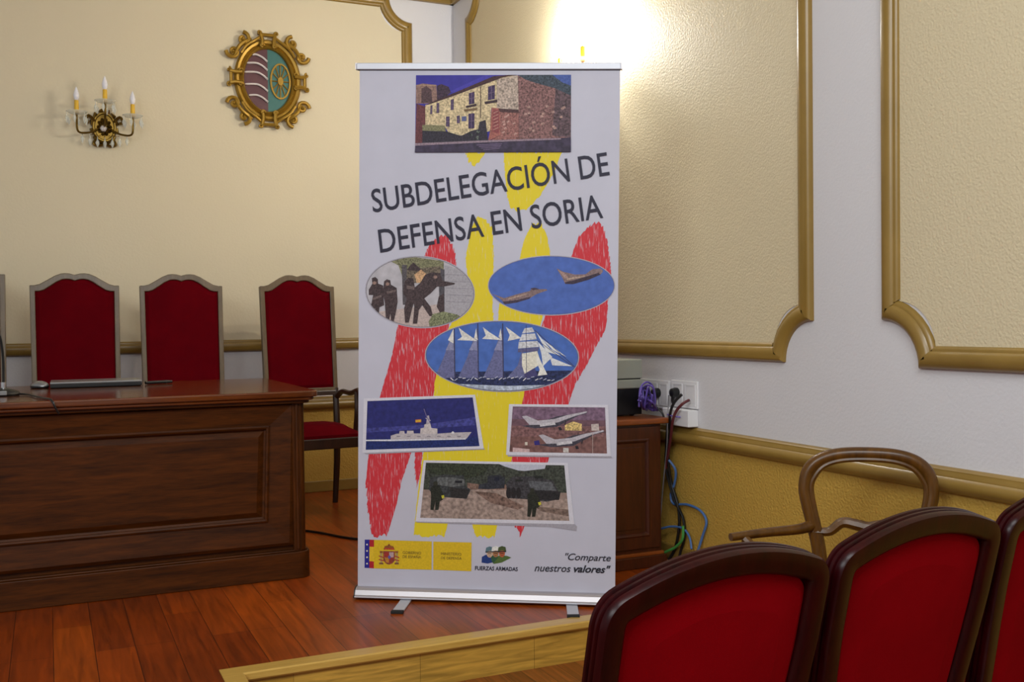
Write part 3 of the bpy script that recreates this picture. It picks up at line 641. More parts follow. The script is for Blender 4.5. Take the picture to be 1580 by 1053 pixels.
# ---------------------------------------------------------------- audience chairs in the foreground
def arch_outline(W, zb, zt, n=14, k=0.87, rc=0.05):
    pts = []; half = W/2; xa = half-0.036
    za = zt-k*xa*xa
    ar = []
    for i in range(n+1):
        x = xa*(1-i/n); ar.append((x, zt-k*x*x))
    zs = zt-0.088
    corner = []
    p0, p1, p2 = Vector((half, zs)), Vector((half-0.002, za-0.012)), Vector((xa, za))
    for i in range(8):
        q = i/8; c_ = p0*(1-q)**2+p1*2*q*(1-q)+p2*q*q; corner.append((c_.x, c_.y))
    right = [(half-0.03, zb), (half-0.008, zb+0.2), (half-0.001, zs-0.10)]+corner+ar
    return right+[(-x, z) for x, z in reversed(right[:-1])]
def audience_chair(label, loc, rz, group):
    t = thing('theatre_chair', label, 'chair', loc, rz, group)
    lean = math.radians(12.5); Z0 = 0.44
    # local: faces +Y; the back leans to -Y; h = out of the rear face (towards -Y)
    f = lambda a, b, h: Vector((a, -(b-Z0)*math.sin(lean)-h*math.cos(lean), Z0+(b-Z0)*math.cos(lean)-h*math.sin(lean)))
    W, ZB, ZT = 0.48, 0.40, 0.874
    o_ = arch_outline(W, ZB, ZT)
    T = 0.037   # total thickness, rear face at h = T
    prof = [(0.0, 0.001), (0.0, 0.006), (0.004, 0.0085), (0.004, 0.0105), (0.0, 0.013), (0.0, 0.017), (0.004, 0.0195), (0.004, 0.0215), (0.0, 0.024), (0.0, 0.031), (0.003, T-0.001), (0.008, T), (0.034, T), (0.040, T-0.003), (0.044, T-0.011), (0.046, 0.004), (0.044, 0.001)]
    m = MB(); m.sweep(o_, prof, f, M_MAHOG); m.build('back_frame', t, smooth=True)
    def inset(d):
        zc = 0.62; kx = (W/2-d)/(W/2); kz = (ZT-zc-d)/(ZT-zc); kb = (zc-ZB-0.3*d)/(zc-ZB)
        return [(a*kx, zc+(b-zc)*(kz if b > zc else kb)) for a, b in o_]
    i1, i2, i3 = inset(0.041), inset(0.055), inset(0.10); n = len(i1)
    m = MB(); vs_ = [f(a, b, T-0.016) for a, b in i1]+[f(a, b, T-0.010) for a, b in i2]+[f(a, b, T-0.006) for a, b in i3]
    fs = [(k, (k+1) % n, n+(k+1) % n, n+k) for k in range(n)]+[(n+k, n+(k+1) % n, 2*n+(k+1) % n, 2*n+k) for k in range(n)]+[tuple(range(2*n, 3*n))]
    m.add(vs_, fs, M_RED); m.build('back_panel', t)
    m = MB(); vs_ = [f(a, b, 0.012) for a, b in i1]+[f(a, b, -0.012) for a, b in i2]+[f(a, b, -0.03) for a, b in i3]
    m.add(vs_, fs, M_RED); m.build('backrest', t)
    m = MB(); m.box((-0.225, -0.01, 0.375), (0.225, 0.395, 0.425), M_MAHOG); m.build('seat_frame', t, bevel=0.008)
    m = MB(); vs_ = []; K = 8
    for i in range(K+1):
        for j in range(K+1):
            u, v = i/K, j/K; vs_.append(Vector((-0.215+0.43*u, 0.0+0.385*v, 0.43+0.05*(1-(2*u-1)**4)*(1-(2*v-1)**4))))
    fs = [(i*(K+1)+j, (i+1)*(K+1)+j, (i+1)*(K+1)+j+1, i*(K+1)+j+1) for i in range(K) for j in range(K)]
    m.add(vs_, fs, M_RED); m.box((-0.215, 0.0, 0.41), (0.215, 0.385, 0.431), M_RED); m.build('seat', t, smooth=True)
    for s in (-1, 1):
        m = MB(); m.tube([(s*0.205, 0.05-0.10, 0), (s*0.207, -0.005, 0.2), (s*0.208, 0.01, 0.42)], [0.015, 0.019, 0.022], M_MAHOG, 8); m.build('leg', t, smooth=True)
        m = MB(); m.tube([(s*0.20, 0.37, 0), (s*0.20, 0.37, 0.2), (s*0.20, 0.365, 0.40)], [0.013, 0.018, 0.022], M_MAHOG, 8); m.build('leg', t, smooth=True)
    return t
# the row runs away to the right; first chair's rear left edge stands at RP
RD = math.radians(9.2); rd = Vector((math.cos(RD), math.sin(RD), 0)); fwd_ = Vector((-math.sin(RD), math.cos(RD), 0))
RP = Vector((0.699, 1.227, ZF)); GA = 'red audience chairs in the front row'
off = (0.79-0.44)*math.sin(math.radians(12.5))+0.036
for k, lab in enumerate(['nearest red audience chair, leftmost of the row in front', 'second red audience chair of the front row, before the balloon-back', 'red audience chair cut off by the right edge of the picture']):
    c_ = RP+rd*(0.24+k*0.503)+fwd_*off
    audience_chair(lab, tuple(c_), RD, GA)

# ---------------------------------------------------------------- balloon-back armchair by the right wall
BR = math.radians(-40); t = thing('balloon_back_chair', 'polished walnut balloon-back armchair beside the mustard dado wall', 'chair', (2.262, 2.350, ZF), BR)
# local: back along X, the chair faces -Y; leans to +Y
lean = math.radians(4)
f = lambda a, b, h: Vector((a, (b-0.45)*math.sin(lean)-h, b))
q = [(-0.140, 0.44), (-0.146, 0.50), (-0.158, 0.56), (-0.175, 0.63), (-0.184, 0.685), (-0.174, 0.735), (-0.142, 0.770), (-0.085, 0.789), (0, 0.794)]
q = q+[(-a, b) for a, b in reversed(q[:-1])]
P = smoothpath([f(a, b, 0) for a, b in q], 6)
m = MB(); m.tube(P, 0.0205, M_BALLOON, 12, flat=1.0)
P2 = smoothpath([f(a*0.90, b-0.016 if b > 0.7 else b, 0.012) for a, b in q], 6); m.tube(P2, 0.008, M_BALLOON, 8)
m.build('back_hoop', t, smooth=True)
m = MB(); q = [(-0.162, 0.562), (-0.140, 0.560), (-0.110, 0.563), (-0.075, 0.590), (-0.035, 0.585), (0, 0.578), (0.035, 0.585), (0.075, 0.590), (0.110, 0.563), (0.140, 0.560), (0.162, 0.562)]
P = smoothpath([f(a, b-0.008, 0.002) for a, b in q], 4); K = len(P)
m.tube(P, [0.018+0.008*math.sin(PI*i/(K-1))**2 for i in range(K)], M_BALLOON, 8, flat=0.7)
m.build('cross_rail', t, smooth=True)
for s in (-1, 1):
    m = MB(); P = smoothpath([f(s*0.165, 0.570, 0.0), f(s*0.205, 0.566, 0.05), f(s*0.300, 0.566, 0.12), f(s*0.400, 0.562, 0.19)], 6); K = len(P)
    m.tube(P, [0.020-0.007*i/(K-1) for i in range(K)], M_BALLOON, 10, flat=0.9)
    m.build('armrest', t, smooth=True)
    m = MB(); P = smoothpath([f(s*0.36, 0.555, 0.165), f(s*0.30, 0.50, 0.19), f(s*0.225, 0.43, 0.22)], 5); m.tube(P, 0.014, M_BALLOON, 8); m.build('arm_support', t, smooth=True)
    m = MB(); m.tube(smoothpath([(s*0.150, 0.005, 0.46), (s*0.155, 0.02, 0.25), (s*0.165, 0.07, 0.0)], 4), 0.017, M_BALLOON, 8); m.build('leg', t, smooth=True)
    m = MB(); m.tube(smoothpath([(s*0.175, -0.295, 0.42), (s*0.19, -0.32, 0.30), (s*0.17, -0.295, 0.12), (s*0.18, -0.32, 0.0)], 4), [0.026]*4+[0.022]*4+[0.013]*5, M_BALLOON, 8); m.build('leg', t, smooth=True)
S_ = [(-0.17, 0.0), (-0.22, -0.2), (-0.23, -0.28), (-0.18, -0.345), (0, -0.365), (0.18, -0.345), (0.23, -0.28), (0.22, -0.2), (0.17, 0.0)]
S_ = [(a, b) for a, b, _ in [tuple(v) for v in smoothpath([(a, b, 0) for a, b in S_], 4)]]
m = MB(); m.prism(S_, 0.385, 0.435, lambda a, b, h: Vector((a, b, h)), M_BALLOON); m.build('seat_frame', t, bevel=0.008)
m = MB(); n = len(S_); m.add([Vector((a*0.95, b*0.95-0.01, 0.43)) for a, b in S_]+[Vector((a*0.85, (b+0.2)*0.85-0.2, 0.465)) for a, b in S_]+[Vector((a*0.4, (b+0.2)*0.4-0.2, 0.485)) for a, b in S_],
    [(k, (k+1) % n, n+(k+1) % n, n+k) for k in range(n)]+[(n+k, n+(k+1) % n, 2*n+(k+1) % n, 2*n+k) for k in range(n)]+[tuple(range(2*n, 3*n)), tuple(range(n))[::-1]], M_REDDARK)
m.build('seat', t, smooth=True)

# ---------------------------------------------------------------- the roll-up banner
BU = Vector((0.772, -0.51, 0)).normalized(); BN = Vector((-0.51, -0.772, 0)).normalized()   # along the base; towards the hall
BL0 = Vector((1.069, 3.809, 0)); BF0 = BL0-BN*0.04          # front edge of the base; print plane
BC = BF0+BU*0.5
def bl(x, y):                                               # photo point -> (along, up) on the print
    d = ray(x, y); k = ((BF0-O).dot(BN))/d.dot(BN); p = O+d*k; return ((p-BC).dot(BU), p.z)
ban = thing('roll_up_banner', 'tall white roll-up banner printed SUBDELEGACIÓN DE DEFENSA EN SORIA, standing on the stage', 'banner', tuple(BC), math.atan2(BU.y, BU.x))
L3 = lambda a, b, h: Vector((a, -h, b))                     # h = towards the hall
# cassette with rolled lip, end caps and swivelling feet
PC = [(-0.050, 0.007), (0.036, 0.007), (0.040, 0.011), (0.040, 0.015), (0.034, 0.019), (0.026, 0.036), (0.018, 0.043), (0.004, 0.0455), (-0.030, 0.0455), (-0.050, 0.030)]
m = MB(); n = len(PC); x0, x1 = -0.508, 0.512
m.add([L3(x0, z, h) for h, z in PC]+[L3(x1, z, h) for h, z in PC], [tuple(range(n)), tuple(range(n, 2*n))[::-1]]+[(k, n+k, n+(k+1) % n, (k+1) % n) for k in range(n)], M_ALU)
m.box(L3(x0, 0.011, 0.0405), L3(x1, 0.0145, 0.0425), M_ALUW); cas = m.build('cassette', ban, bevel=0.0012)
for xa, xb in ((x0-0.004, x0), (x1, x1+0.004)):
    m = MB(); m.add([L3(xa, z*1.02, h*1.02) for h, z in PC]+[L3(xb, z*1.02, h*1.02) for h, z in PC], [tuple(range(n)), tuple(range(n, 2*n))[::-1]]+[(k, n+k, n+(k+1) % n, (k+1) % n) for k in range(n)], M_BLACK)
    m.build('end_cap', cas)
for (pa, pb) in (((1.229, 3.694), (1.151, 3.560)), ((1.776, 3.366), (1.704, 3.216))):
    A_ = Vector((pa[0], pa[1], 0))-BC; B_ = Vector((pb[0], pb[1], 0))-BC
    A_ = Vector((A_.dot(BU), -A_.dot(BN), 0)); B_ = Vector((B_.dot(BU), -B_.dot(BN), 0)); d = (B_-A_).normalized(); s_ = Vector((-d.y, d.x, 0))*0.021
    A_ = A_-d*0.09
    m = MB()
    def slab(P0, P1, s_, z0, z1, mat): m.add([P0+s_+Vector((0, 0, z0)), P0-s_+Vector((0, 0, z0)), P1-s_+Vector((0, 0, z0)), P1+s_+Vector((0, 0, z0)), P0+s_+Vector((0, 0, z1)), P0-s_+Vector((0, 0, z1)), P1-s_+Vector((0, 0, z1)), P1+s_+Vector((0, 0, z1))], [(0, 1, 2, 3), (4, 7, 6, 5), (0, 4, 5, 1), (1, 5, 6, 2), (2, 6, 7, 3), (3, 7, 4, 0)], mat)
    slab(A_, B_-d*0.012, s_, 0.001, 0.0065, M_ALUW); ft = m.build('foot', ban, bevel=0.001)
    m = MB(); slab(B_-d*0.022, B_, s_*1.08, 0.0, 0.0095, M_RUBBER); m.build('rubber_tip', ft, bevel=0.001)
TL, TR, BRc, BLc = bl(555, 108), bl(957, 107), bl(949, 918), bl(552, 905)
BLc = (BLc[0], 0.040); BRc = (BRc[0], 0.040)
m = MB(); K = 12; vs_ = []
for i in range(K+1):
    v = i/K; a0 = BLc[0]+(TL[0]-BLc[0])*v; a1 = BRc[0]+(TR[0]-BRc[0])*v; z0 = BLc[1]+(TL[1]-BLc[1])*v; z1 = BRc[1]+(TR[1]-BRc[1])*v
    vs_ += [L3(a0, z0, 0), L3(a1, z1, 0), L3(a0, z0, -0.0012), L3(a1, z1, -0.0012)]
fs = []
for i in range(K):
    a = 4*i; b = a+4; fs += [(a, a+1, b+1, b), (a+2, b+2, b+3, a+3), (a, b, b+2, a+2), (a+1, a+3, b+3, b+1)]
fs += [(0, 2, 3, 1), (4*K, 4*K+1, 4*K+3, 4*K+2)]
m.add(vs_, fs, M_FABRIC); fab = m.build('fabric_panel', ban)
R0, R1 = bl(551, 103), bl(958.5, 102.5)
m = MB(); dz = 0.0125; 
m.prism([(R0[0], R0[1]-dz), (R1[0], R1[1]-dz), (R1[0], R1[1]+dz), (R0[0], R0[1]+dz)], -0.012, 0.010, L3, M_ALUW)
m.prism([(R0[0]+0.002, R0[1]-dz-0.002), (R1[0]-0.002, R1[1]-dz-0.002), (R1[0]-0.002, R1[1]-dz+0.003), (R0[0]+0.002, R0[1]-dz+0.003)], -0.008, 0.006, L3, M_BLACK); rail = m.build('top_rail', ban, bevel=0.003)
for q, s in ((R0, -1), (R1, 1)):
    m = MB(); a_, b_ = sorted((q[0], q[0]+s*0.004)); m.box(L3(a_, q[1]-dz, 0.011), L3(b_, q[1]+dz, -0.013), M_ALU); m.build('end_cap', rail)
m = MB(); m.tube([L3(0.0, 0.03, -0.03), L3(0.016, 1.0, -0.028), L3(0.032, 2.035, -0.014)], 0.009, M_ALU, 10); m.build('pole', ban, smooth=True)

# ----- printed artwork: flat inks laid on the fabric
INK = {}
def ink(c, mott=0.12, scale=160, kind=None):
    k = (tuple(c), mott, scale, kind)
    if k in INK: return INK[k]
    m_, nt, b = newmat('ink_%d' % len(INK)); L = nt.links.new
    tc = N(nt, 'ShaderNodeTexCoord'); no = N(nt, 'ShaderNodeTexNoise'); no.inputs['Scale'].default_value = scale; no.inputs['Detail'].default_value = 3
    b.inputs['Roughness'].default_value = 0.55; b.inputs['Specular IOR Level'].default_value = 0.3
    if kind == 'crayon':        # wax strokes that let streaks of white paper through
        mp = N(nt, 'ShaderNodeMapping'); mp.inputs['Rotation'].default_value = (0, math.radians(-14), 0); mp.inputs['Scale'].default_value = (230, 1, 20)
        no.inputs['Scale'].default_value = 1.0; no.inputs['Detail'].default_value = 4
        L(tc.outputs['Object'], mp.inputs['Vector']); L(mp.outputs[0], no.inputs['Vector'])
        mr = N(nt, 'ShaderNodeMapRange'); mr.inputs[1].default_value = mott; mr.inputs[2].default_value = mott+0.10
        mx = N(nt, 'ShaderNodeMix', data_type='RGBA'); mx.inputs[6].default_value = rgb(c); mx.inputs[7].default_value = rgb([int(0.25*v+0.75*q) for v, q in zip(c, (214, 206, 216))])
        L(no.outputs['Fac'], mr.inputs[0]); L(mr.outputs[0], mx.inputs[0]); L(mx.outputs[2], b.inputs['Base Color'])
    else:
        L(tc.outputs['Object'], no.inputs['Vector'])
        mr = N(nt, 'ShaderNodeMapRange'); mr.inputs[1].default_value = 0.3; mr.inputs[2].default_value = 0.7; mr.inputs[3].default_value = 1-mott*2; mr.inputs[4].default_value = 1+mott*2
        mx = N(nt, 'ShaderNodeMix', data_type='RGBA', blend_type='MULTIPLY'); mx.inputs[0].default_value = 1; mx.inputs[6].default_value = rgb(c)
        L(no.outputs['Fac'], mr.inputs[0]); L(mr.outputs[0], mx.inputs[7]); L(mx.outputs[2], b.inputs['Base Color'])
    INK[k] = m_; return m_
def clip(poly, cl):
    """cut poly by the convex outline cl (both photo points)"""
    ar = sum(cl[i][0]*cl[(i+1) % len(cl)][1]-cl[(i+1) % len(cl)][0]*cl[i][1] for i in range(len(cl)))
    sg = 1 if ar > 0 else -1; out = list(poly)
    for i in range(len(cl)):
        (ax, ay), (bx, by) = cl[i], cl[(i+1) % len(cl)]; inp = out; out = []
        if not inp: break
        sd = lambda p: sg*((bx-ax)*(p[1]-ay)-(by-ay)*(p[0]-ax))
        for j in range(len(inp)):
            p, q = inp[j-1], inp[j]; dp, dq = sd(p), sd(q)
            if (dp >= 0) != (dq >= 0):
                t_ = dp/(dp-dq); out.append((p[0]+(q[0]-p[0])*t_, p[1]+(q[1]-p[1])*t_))
            if dq >= 0: out.append(q)
    return out
from mathutils.geometry import tessellate_polygon
class Art:
    def __init__(s, ox, oy, sc_, base, step=0.00006): s.ox, s.oy, s.s, s.h, s.st, s.mb, s.cl = ox, oy, sc_, base, step, MB(), None
    def px(s, p): return (s.ox+p[0]/s.s, s.oy+p[1]/s.s)
    def poly(s, pts, c, mott=0.12, scale=160, kind=None, noclip=False):
        q = [s.px(p) for p in pts]
        if s.cl and not noclip: q = clip(q, s.cl)
        if len(q) < 3: return s
        r = []
        for p in q:
            if not r or math.hypot(p[0]-r[-1][0], p[1]-r[-1][1]) > 0.02: r.append(p)
        if len(r) < 3: return s
        vs_ = [L3(*bl(*p), s.h) for p in r]
        fs = [tuple(t_) for t_ in tessellate_polygon([[Vector((v.x, v.z, 0)) for v in vs_]])]
        s.mb.add(vs_, fs, ink(c, mott, scale, kind) if not isinstance(c, bpy.types.Material) else c); s.h += s.st; return s
    def ell(s, cx_, cy_, rx, ry, rot=0, n=56):
        return [(cx_+rx*math.cos(2*PI*k/n)*math.cos(rot)-ry*math.sin(2*PI*k/n)*math.sin(rot), cy_+rx*math.cos(2*PI*k/n)*math.sin(rot)+ry*math.sin(2*PI*k/n)*math.cos(rot)) for k in range(n)]
    def line(s, pts, wd, c, mott=0.1):
        for (x0_, y0_), (x1_, y1_) in zip(pts[:-1], pts[1:]):
            d = math.hypot(x1_-x0_, y1_-y0_) or 1; nx, ny = -(y1_-y0_)/d*wd/2, (x1_-x0_)/d*wd/2
            s.poly([(x0_+nx, y0_+ny), (x1_+nx, y1_+ny), (x1_-nx, y1_-ny), (x0_-nx, y0_-ny)], c, mott)
        return s
    def setclip(s, pts): s.cl = [s.px(p) for p in pts]
    def build(s, name, label=None):
        o = s.mb.build(name, fab, fixn=False)
        # make every ink face look towards the hall
        for p in o.data.polygons:
            if p.normal.y > 0: p.flip()
        if label: o['label'] = label
        return o
def jag(pts, rng, amp=3.2, step=2.6, d=(-0.27, 0.96)):
    out = []
    for i in range(len(pts)):
        (a, b), (c, e) = pts[i], pts[(i+1) % len(pts)]; n_ = max(1, int(math.hypot(c-a, e-b)/step))
        for k in range(n_):
            q = k/n_; j = rng.uniform(-amp, amp); out.append((a+(c-a)*q+d[0]*j+rng.uniform(-0.5, 0.5), b+(e-b)*q+d[1]*j))
    return out
rj = random.Random(11); CRED = (206, 52, 62); CYEL = (228, 206, 40)
A = Art(0, 0, 1, 0.0003)
for q in ([(718, 235), (750, 235), (740, 248), (733, 256), (724, 250)], [(777, 235), (867, 235), (855, 266), (832, 304), (815, 322), (800, 326), (787, 320), (783, 304), (779, 266)],
          [(738, 332), (748, 338), (760, 353), (762, 400), (760, 470), (762, 505), (765, 560), (809, 575), (809, 613), (805, 660), (789, 712), (775, 780), (768, 808), (763, 829), (734, 829), (729, 808), (725, 780), (700, 780), (691, 808), (686, 828), (638, 827), (640, 808), (645, 760), (651, 712), (669, 613), (672, 577), (690, 510), (703, 489), (725, 455), (718, 400), (727, 353)],
          [(821, 345), (836, 346), (846, 372), (850, 400), (845, 450), (835, 499), (820, 540), (809, 613), (790, 560), (768, 499), (770, 471), (790, 440), (802, 400), (808, 372)]):
    A.poly(jag(q, rj, 2.6), CYEL, 0.61, 1, 'crayon')
A.build('crayon_stroke', 'yellow crayon strokes')
A = Art(0, 0, 1, 0.0008)
for q in ([(662, 378), (672, 366), (690, 362), (700, 385), (705, 412), (702, 450), (692, 506), (672, 585), (668, 613), (634, 700), (619, 745), (611, 782), (603, 808), (597, 827), (575, 827), (571, 808), (567, 782), (565, 745), (569, 700), (586, 613), (594, 585), (606, 546), (613, 506), (640, 430)],
          [(641, 690), (653, 690), (648, 735), (643, 752), (640, 720)],
          [(914, 346), (926, 344), (935, 365), (941, 400), (943, 416), (938, 470), (936, 495), (934, 510), (918, 538), (905, 564), (887, 595), (881, 613), (868, 650), (845, 713), (825, 770), (812, 810), (803, 827), (793, 812), (789, 790), (789, 713), (800, 650), (808, 611), (837, 499), (855, 450), (880, 400), (893, 365)]):
    A.poly(jag(q, rj, 4.0), CRED, 0.56, 1, 'crayon')
A.build('crayon_stroke', 'red crayon strokes')

# photograph of the stone headquarters
A = Art(630, 100, 5.852, 0.0012); R_ = [(70, 95), (1470, 91), (1468, 789), (62, 793)]; A.setclip(R_)
A.poly(R_, (58, 52, 150), 0.06, 30)
A.poly([(700, 91), (1000, 91), (420, 260), (380, 240)], (70, 62, 165), 0.06)
A.poly([(260, 190), (300, 175), (365, 200), (385, 250), (330, 300), (255, 330)], (62, 44, 62), 0.3)
A.poly([(70, 185), (130, 170), (255, 183), (262, 350), (70, 352)], (140, 110, 100), 0.2).poly([(120, 215), (165, 192), (210, 230), (218, 345), (118, 345)], (84, 62, 66), 0.2)
A.line([(75, 186), (250, 186)], 9, (165, 135, 115))
A.poly([(75, 352), (160, 380), (160, 730), (62, 730)], (104, 56, 60), 0.2)
A.poly([(1000, 91), (1470, 91), (1470, 330), (1000, 200)], (62, 72, 84), 0.3).poly([(1300, 91), (1470, 91), (1470, 190), (1390, 160)], (72, 92, 160), 0.1)
A.poly([(990, 95), (1060, 135), (1150, 165), (1330, 215), (1400, 260), (1470, 300), (1470, 680), (990, 695)], (128, 92, 90), 0.36, 150)
A.poly([(1330, 215), (1470, 280), (1470, 660), (1300, 640)], (92, 72, 78), 0.35, 120)
for k in range(16): 
    x_, y_ = rj.uniform(1030, 1400), rj.uniform(330, 620); A.poly([(x_, y_), (x_+24, y_-9), (x_+30, y_+12), (x_+4, y_+16)], (174, 140, 130), 0.2)
A.poly([(155, 365), (400, 275), (850, 115), (990, 95), (997, 420), (750, 392), (740, 600), (560, 640), (380, 640), (330, 560), (155, 545)], (204, 184, 146), 0.24, 140)
A.poly([(800, 135), (990, 95), (997, 415), (800, 395)], (178, 160, 146), 0.3, 150)
A.poly([(150, 372), (200, 345), (400, 262), (770, 105), (930, 91), (990, 91), (850, 118), (420, 280), (165, 368)], (70, 44, 48), 0.2)
for q in ([(722, 200), (784, 182), (782, 312), (720, 322)], [(548, 258), (598, 245), (598, 352), (548, 362)], [(386, 318), (412, 310), (410, 408), (384, 412)], [(258, 350), (280, 346), (280, 436), (256, 440)], [(202, 372), (220, 366), (218, 446), (200, 450)], [(343, 470), (375, 468), (374, 560), (343, 560)], [(441, 462), (467, 460), (466, 530), (440, 530)], [(545, 444), (600, 440), (598, 575), (545, 578)]):
    A.poly(q, (66, 48, 86), 0.2)
    (a, b), (c, d), (e, g_), (h_, i_) = q; A.line([((a+c)/2, (b+d)/2), ((e+h_)/2, (g_+i_)/2)], 5, (120, 100, 124)).line([((a+h_)/2, (b+i_)/2), ((c+e)/2, (d+g_)/2)], 4, (120, 100, 124))
A.poly([(484, 470), (526, 466), (526, 510), (484, 512)], (92, 98, 140), 0.1)
A.poly([(690, 336), (806, 316), (806, 340), (694, 358)], (62, 46, 52)).poly([(520, 374), (618, 354), (618, 374), (524, 392)], (62, 46, 52)).poly([(505, 405), (625, 392), (622, 410), (508, 425)], (120, 96, 70))
A.line([(655, 200), (655, 480)], 7, (92, 76, 66))
A.poly([(755, 390), (832, 396), (832, 640), (722, 690), (740, 600)], (160, 98, 88), 0.18).poly([(765, 405), (822, 408), (822, 625), (760, 610)], (136, 70, 72), 0.15)
for k in range(6): A.line([(770, 440+30*k), (815, 420+30*k)], 7, (186, 136, 124))
A.poly([(832, 425), (997, 430), (997, 695), (728, 695), (832, 640)], (146, 98, 92), 0.3, 150).poly([(815, 398), (997, 408), (997, 438), (832, 430)], (76, 50, 52), 0.2)
for k in range(9):
    x_, y_ = rj.uniform(845, 960), rj.uniform(450, 660); A.poly([(x_, y_), (x_+22, y_-12), (x_+30, y_+2), (x_+6, y_+14)], (186, 146, 136), 0.2)
A.poly([(130, 545), (330, 552), (345, 610), (130, 600)], (128, 124, 92), 0.25)
A.poly([(130, 598), (345, 604), (480, 645), (570, 600), (635, 585), (645, 520), (700, 500), (722, 690), (560, 700), (130, 715)], (50, 44, 56), 0.3)
for k in range(14):
    x_, y_ = rj.uniform(520, 640), rj.uniform(600, 680); A.poly([(x_, y_), (x_+14, y_-14), (x_+20, y_+8)], (108, 116, 104) if k % 2 else (34, 40, 38))
A.poly([(68, 712), (690, 688), (1470, 660), (1468, 789), (62, 793)], (62, 52, 74), 0.2, 60).poly([(68, 712), (690, 686), (1380, 664), (1380, 678), (690, 704), (66, 734)], (146, 126, 138), 0.15)
for k in range(4): A.line([(620+20*k, 728+14*k), (850-8*k, 716+14*k)], 4, (132, 112, 146))
A.build('printed_photograph', 'printed photograph of a stone building under a blue sky')

def oval(cx_, cy_, rx, ry, rot, fill, base, rim=(120, 122, 140), sc_=3.8537, o_=(550, 385)):
    A = Art(o_[0], o_[1], sc_, base)
    A.poly(A.ell(cx_, cy_, rx+9, ry+9, rot), (176, 172, 184), 0.05).poly(A.ell(cx_, cy_, rx+4, ry+4, rot), rim, 0.05); A.poly(A.ell(cx_, cy_, rx, ry, rot), fill, 0.07, 30)
    A.setclip(A.ell(cx_, cy_, rx, ry, rot)); return A
# soldiers
A = oval(378, 254, 318, 206, 0.06, (186, 182, 188), 0.0012, (126, 122, 130))
A.poly([(60, 380), (700, 300), (700, 470), (60, 470)], (190, 172, 166), 0.1).poly([(180, 60), (300, 40), (520, 70), (520, 150), (280, 180), (250, 95)], (124, 122, 92), 0.3)
A.poly([(270, 92), (300, 92), (300, 330), (276, 330)], (86, 80, 84), 0.2).poly([(488, 110), (524, 120), (524, 385), (495, 380)], (82, 78, 84), 0.2).poly([(524, 95), (700, 140), (700, 400), (524, 385)], (168, 164, 170), 0.08)
for k in range(5): A.line([(530, 150+40*k), (690, 156+40*k)], 3, (140, 136, 144))
A.poly([(300, 120), (500, 100), (500, 200), (300, 200)], (110, 98, 84), 0.35).poly([(345, 150), (385, 120), (420, 150), (400, 195), (360, 200)], (200, 160, 120), 0.25)
SOL = (70, 56, 58)
for q in ([(92, 172), (112, 164), (128, 178), (130, 204), (160, 215), (163, 300), (166, 332), (138, 345), (132, 402), (116, 402), (112, 350), (96, 372), (88, 330), (100, 272), (74, 272), (74, 240), (95, 205)],
          [(165, 190), (182, 178), (202, 184), (206, 210), (240, 230), (246, 312), (236, 372), (222, 432), (206, 432), (204, 382), (192, 432), (176, 430), (170, 322), (158, 262)],
          [(288, 190), (310, 168), (340, 172), (356, 282), (332, 352), (312, 436), (290, 436), (284, 352), (300, 292), (278, 262)],
          [(330, 240), (380, 200), (410, 150), (450, 136), (500, 142), (512, 188), (585, 200), (585, 208), (532, 220), (480, 222), (442, 262), (404, 292), (442, 342), (456, 396), (436, 398), (392, 332), (372, 362), (362, 442), (336, 442), (345, 342)],
          [(490, 280), (520, 262), (524, 382), (500, 382), (478, 340)], [(318, 98), (340, 78), (362, 98), (386, 118), (372, 130), (300, 124)]):
    A.poly(q, SOL, 0.3, 200)
for x_, y_ in ((108, 200), (186, 206), (470, 165)): A.poly(A.ell(x_, y_, 12, 10, 0, 10), (150, 122, 112), 0.1)
for q in ([(95, 290), (150, 270), (150, 285), (100, 302)], [(180, 250), (236, 240), (236, 252), (182, 264)], [(300, 215), (345, 220), (345, 240), (300, 235)]): A.poly(q, (110, 94, 92), 0.2)
A.poly([(430, 430), (455, 385), (520, 370), (600, 388), (620, 400), (540, 470), (440, 470)], (124, 128, 96), 0.4, 220)
A.build('printed_photograph', 'printed oval photograph of soldiers in the field')
# two aircraft
A = oval(1160, 215, 370, 170, 0.0, (78, 106, 182), 0.0012, (86, 96, 150))
for q, c in (([(850, 290), (800, 262), (880, 290), (950, 268), (1030, 248), (1045, 230), (1065, 238), (1130, 236), (1136, 244), (1072, 266), (1030, 292), (950, 316), (880, 326), (868, 308)], (134, 112, 112)), ([(870, 312), (960, 300), (1035, 282), (1030, 294), (950, 318), (882, 327)], (70, 58, 76)), ([(1035, 232), (1060, 228), (1088, 236), (1050, 244)], (76, 62, 76)), ([(900, 292), (1010, 262), (1015, 268), (905, 300)], (172, 146, 132)),
             ([(1190, 113), (1232, 134), (1300, 150), (1362, 148), (1402, 118), (1452, 114), (1468, 128), (1452, 150), (1384, 180), (1290, 206), (1240, 204), (1226, 172)], (134, 112, 112)), ([(1240, 196), (1300, 182), (1440, 140), (1452, 150), (1384, 180), (1290, 207), (1242, 206)], (62, 50, 66)), ([(1196, 118), (1232, 138), (1262, 168), (1240, 172)], (170, 140, 132)), ([(1250, 172), (1360, 156), (1362, 162), (1252, 184)], (176, 152, 138))):
    A.poly(q, c, 0.15)
A.build('printed_photograph', 'printed oval photograph of two jets in a blue sky')
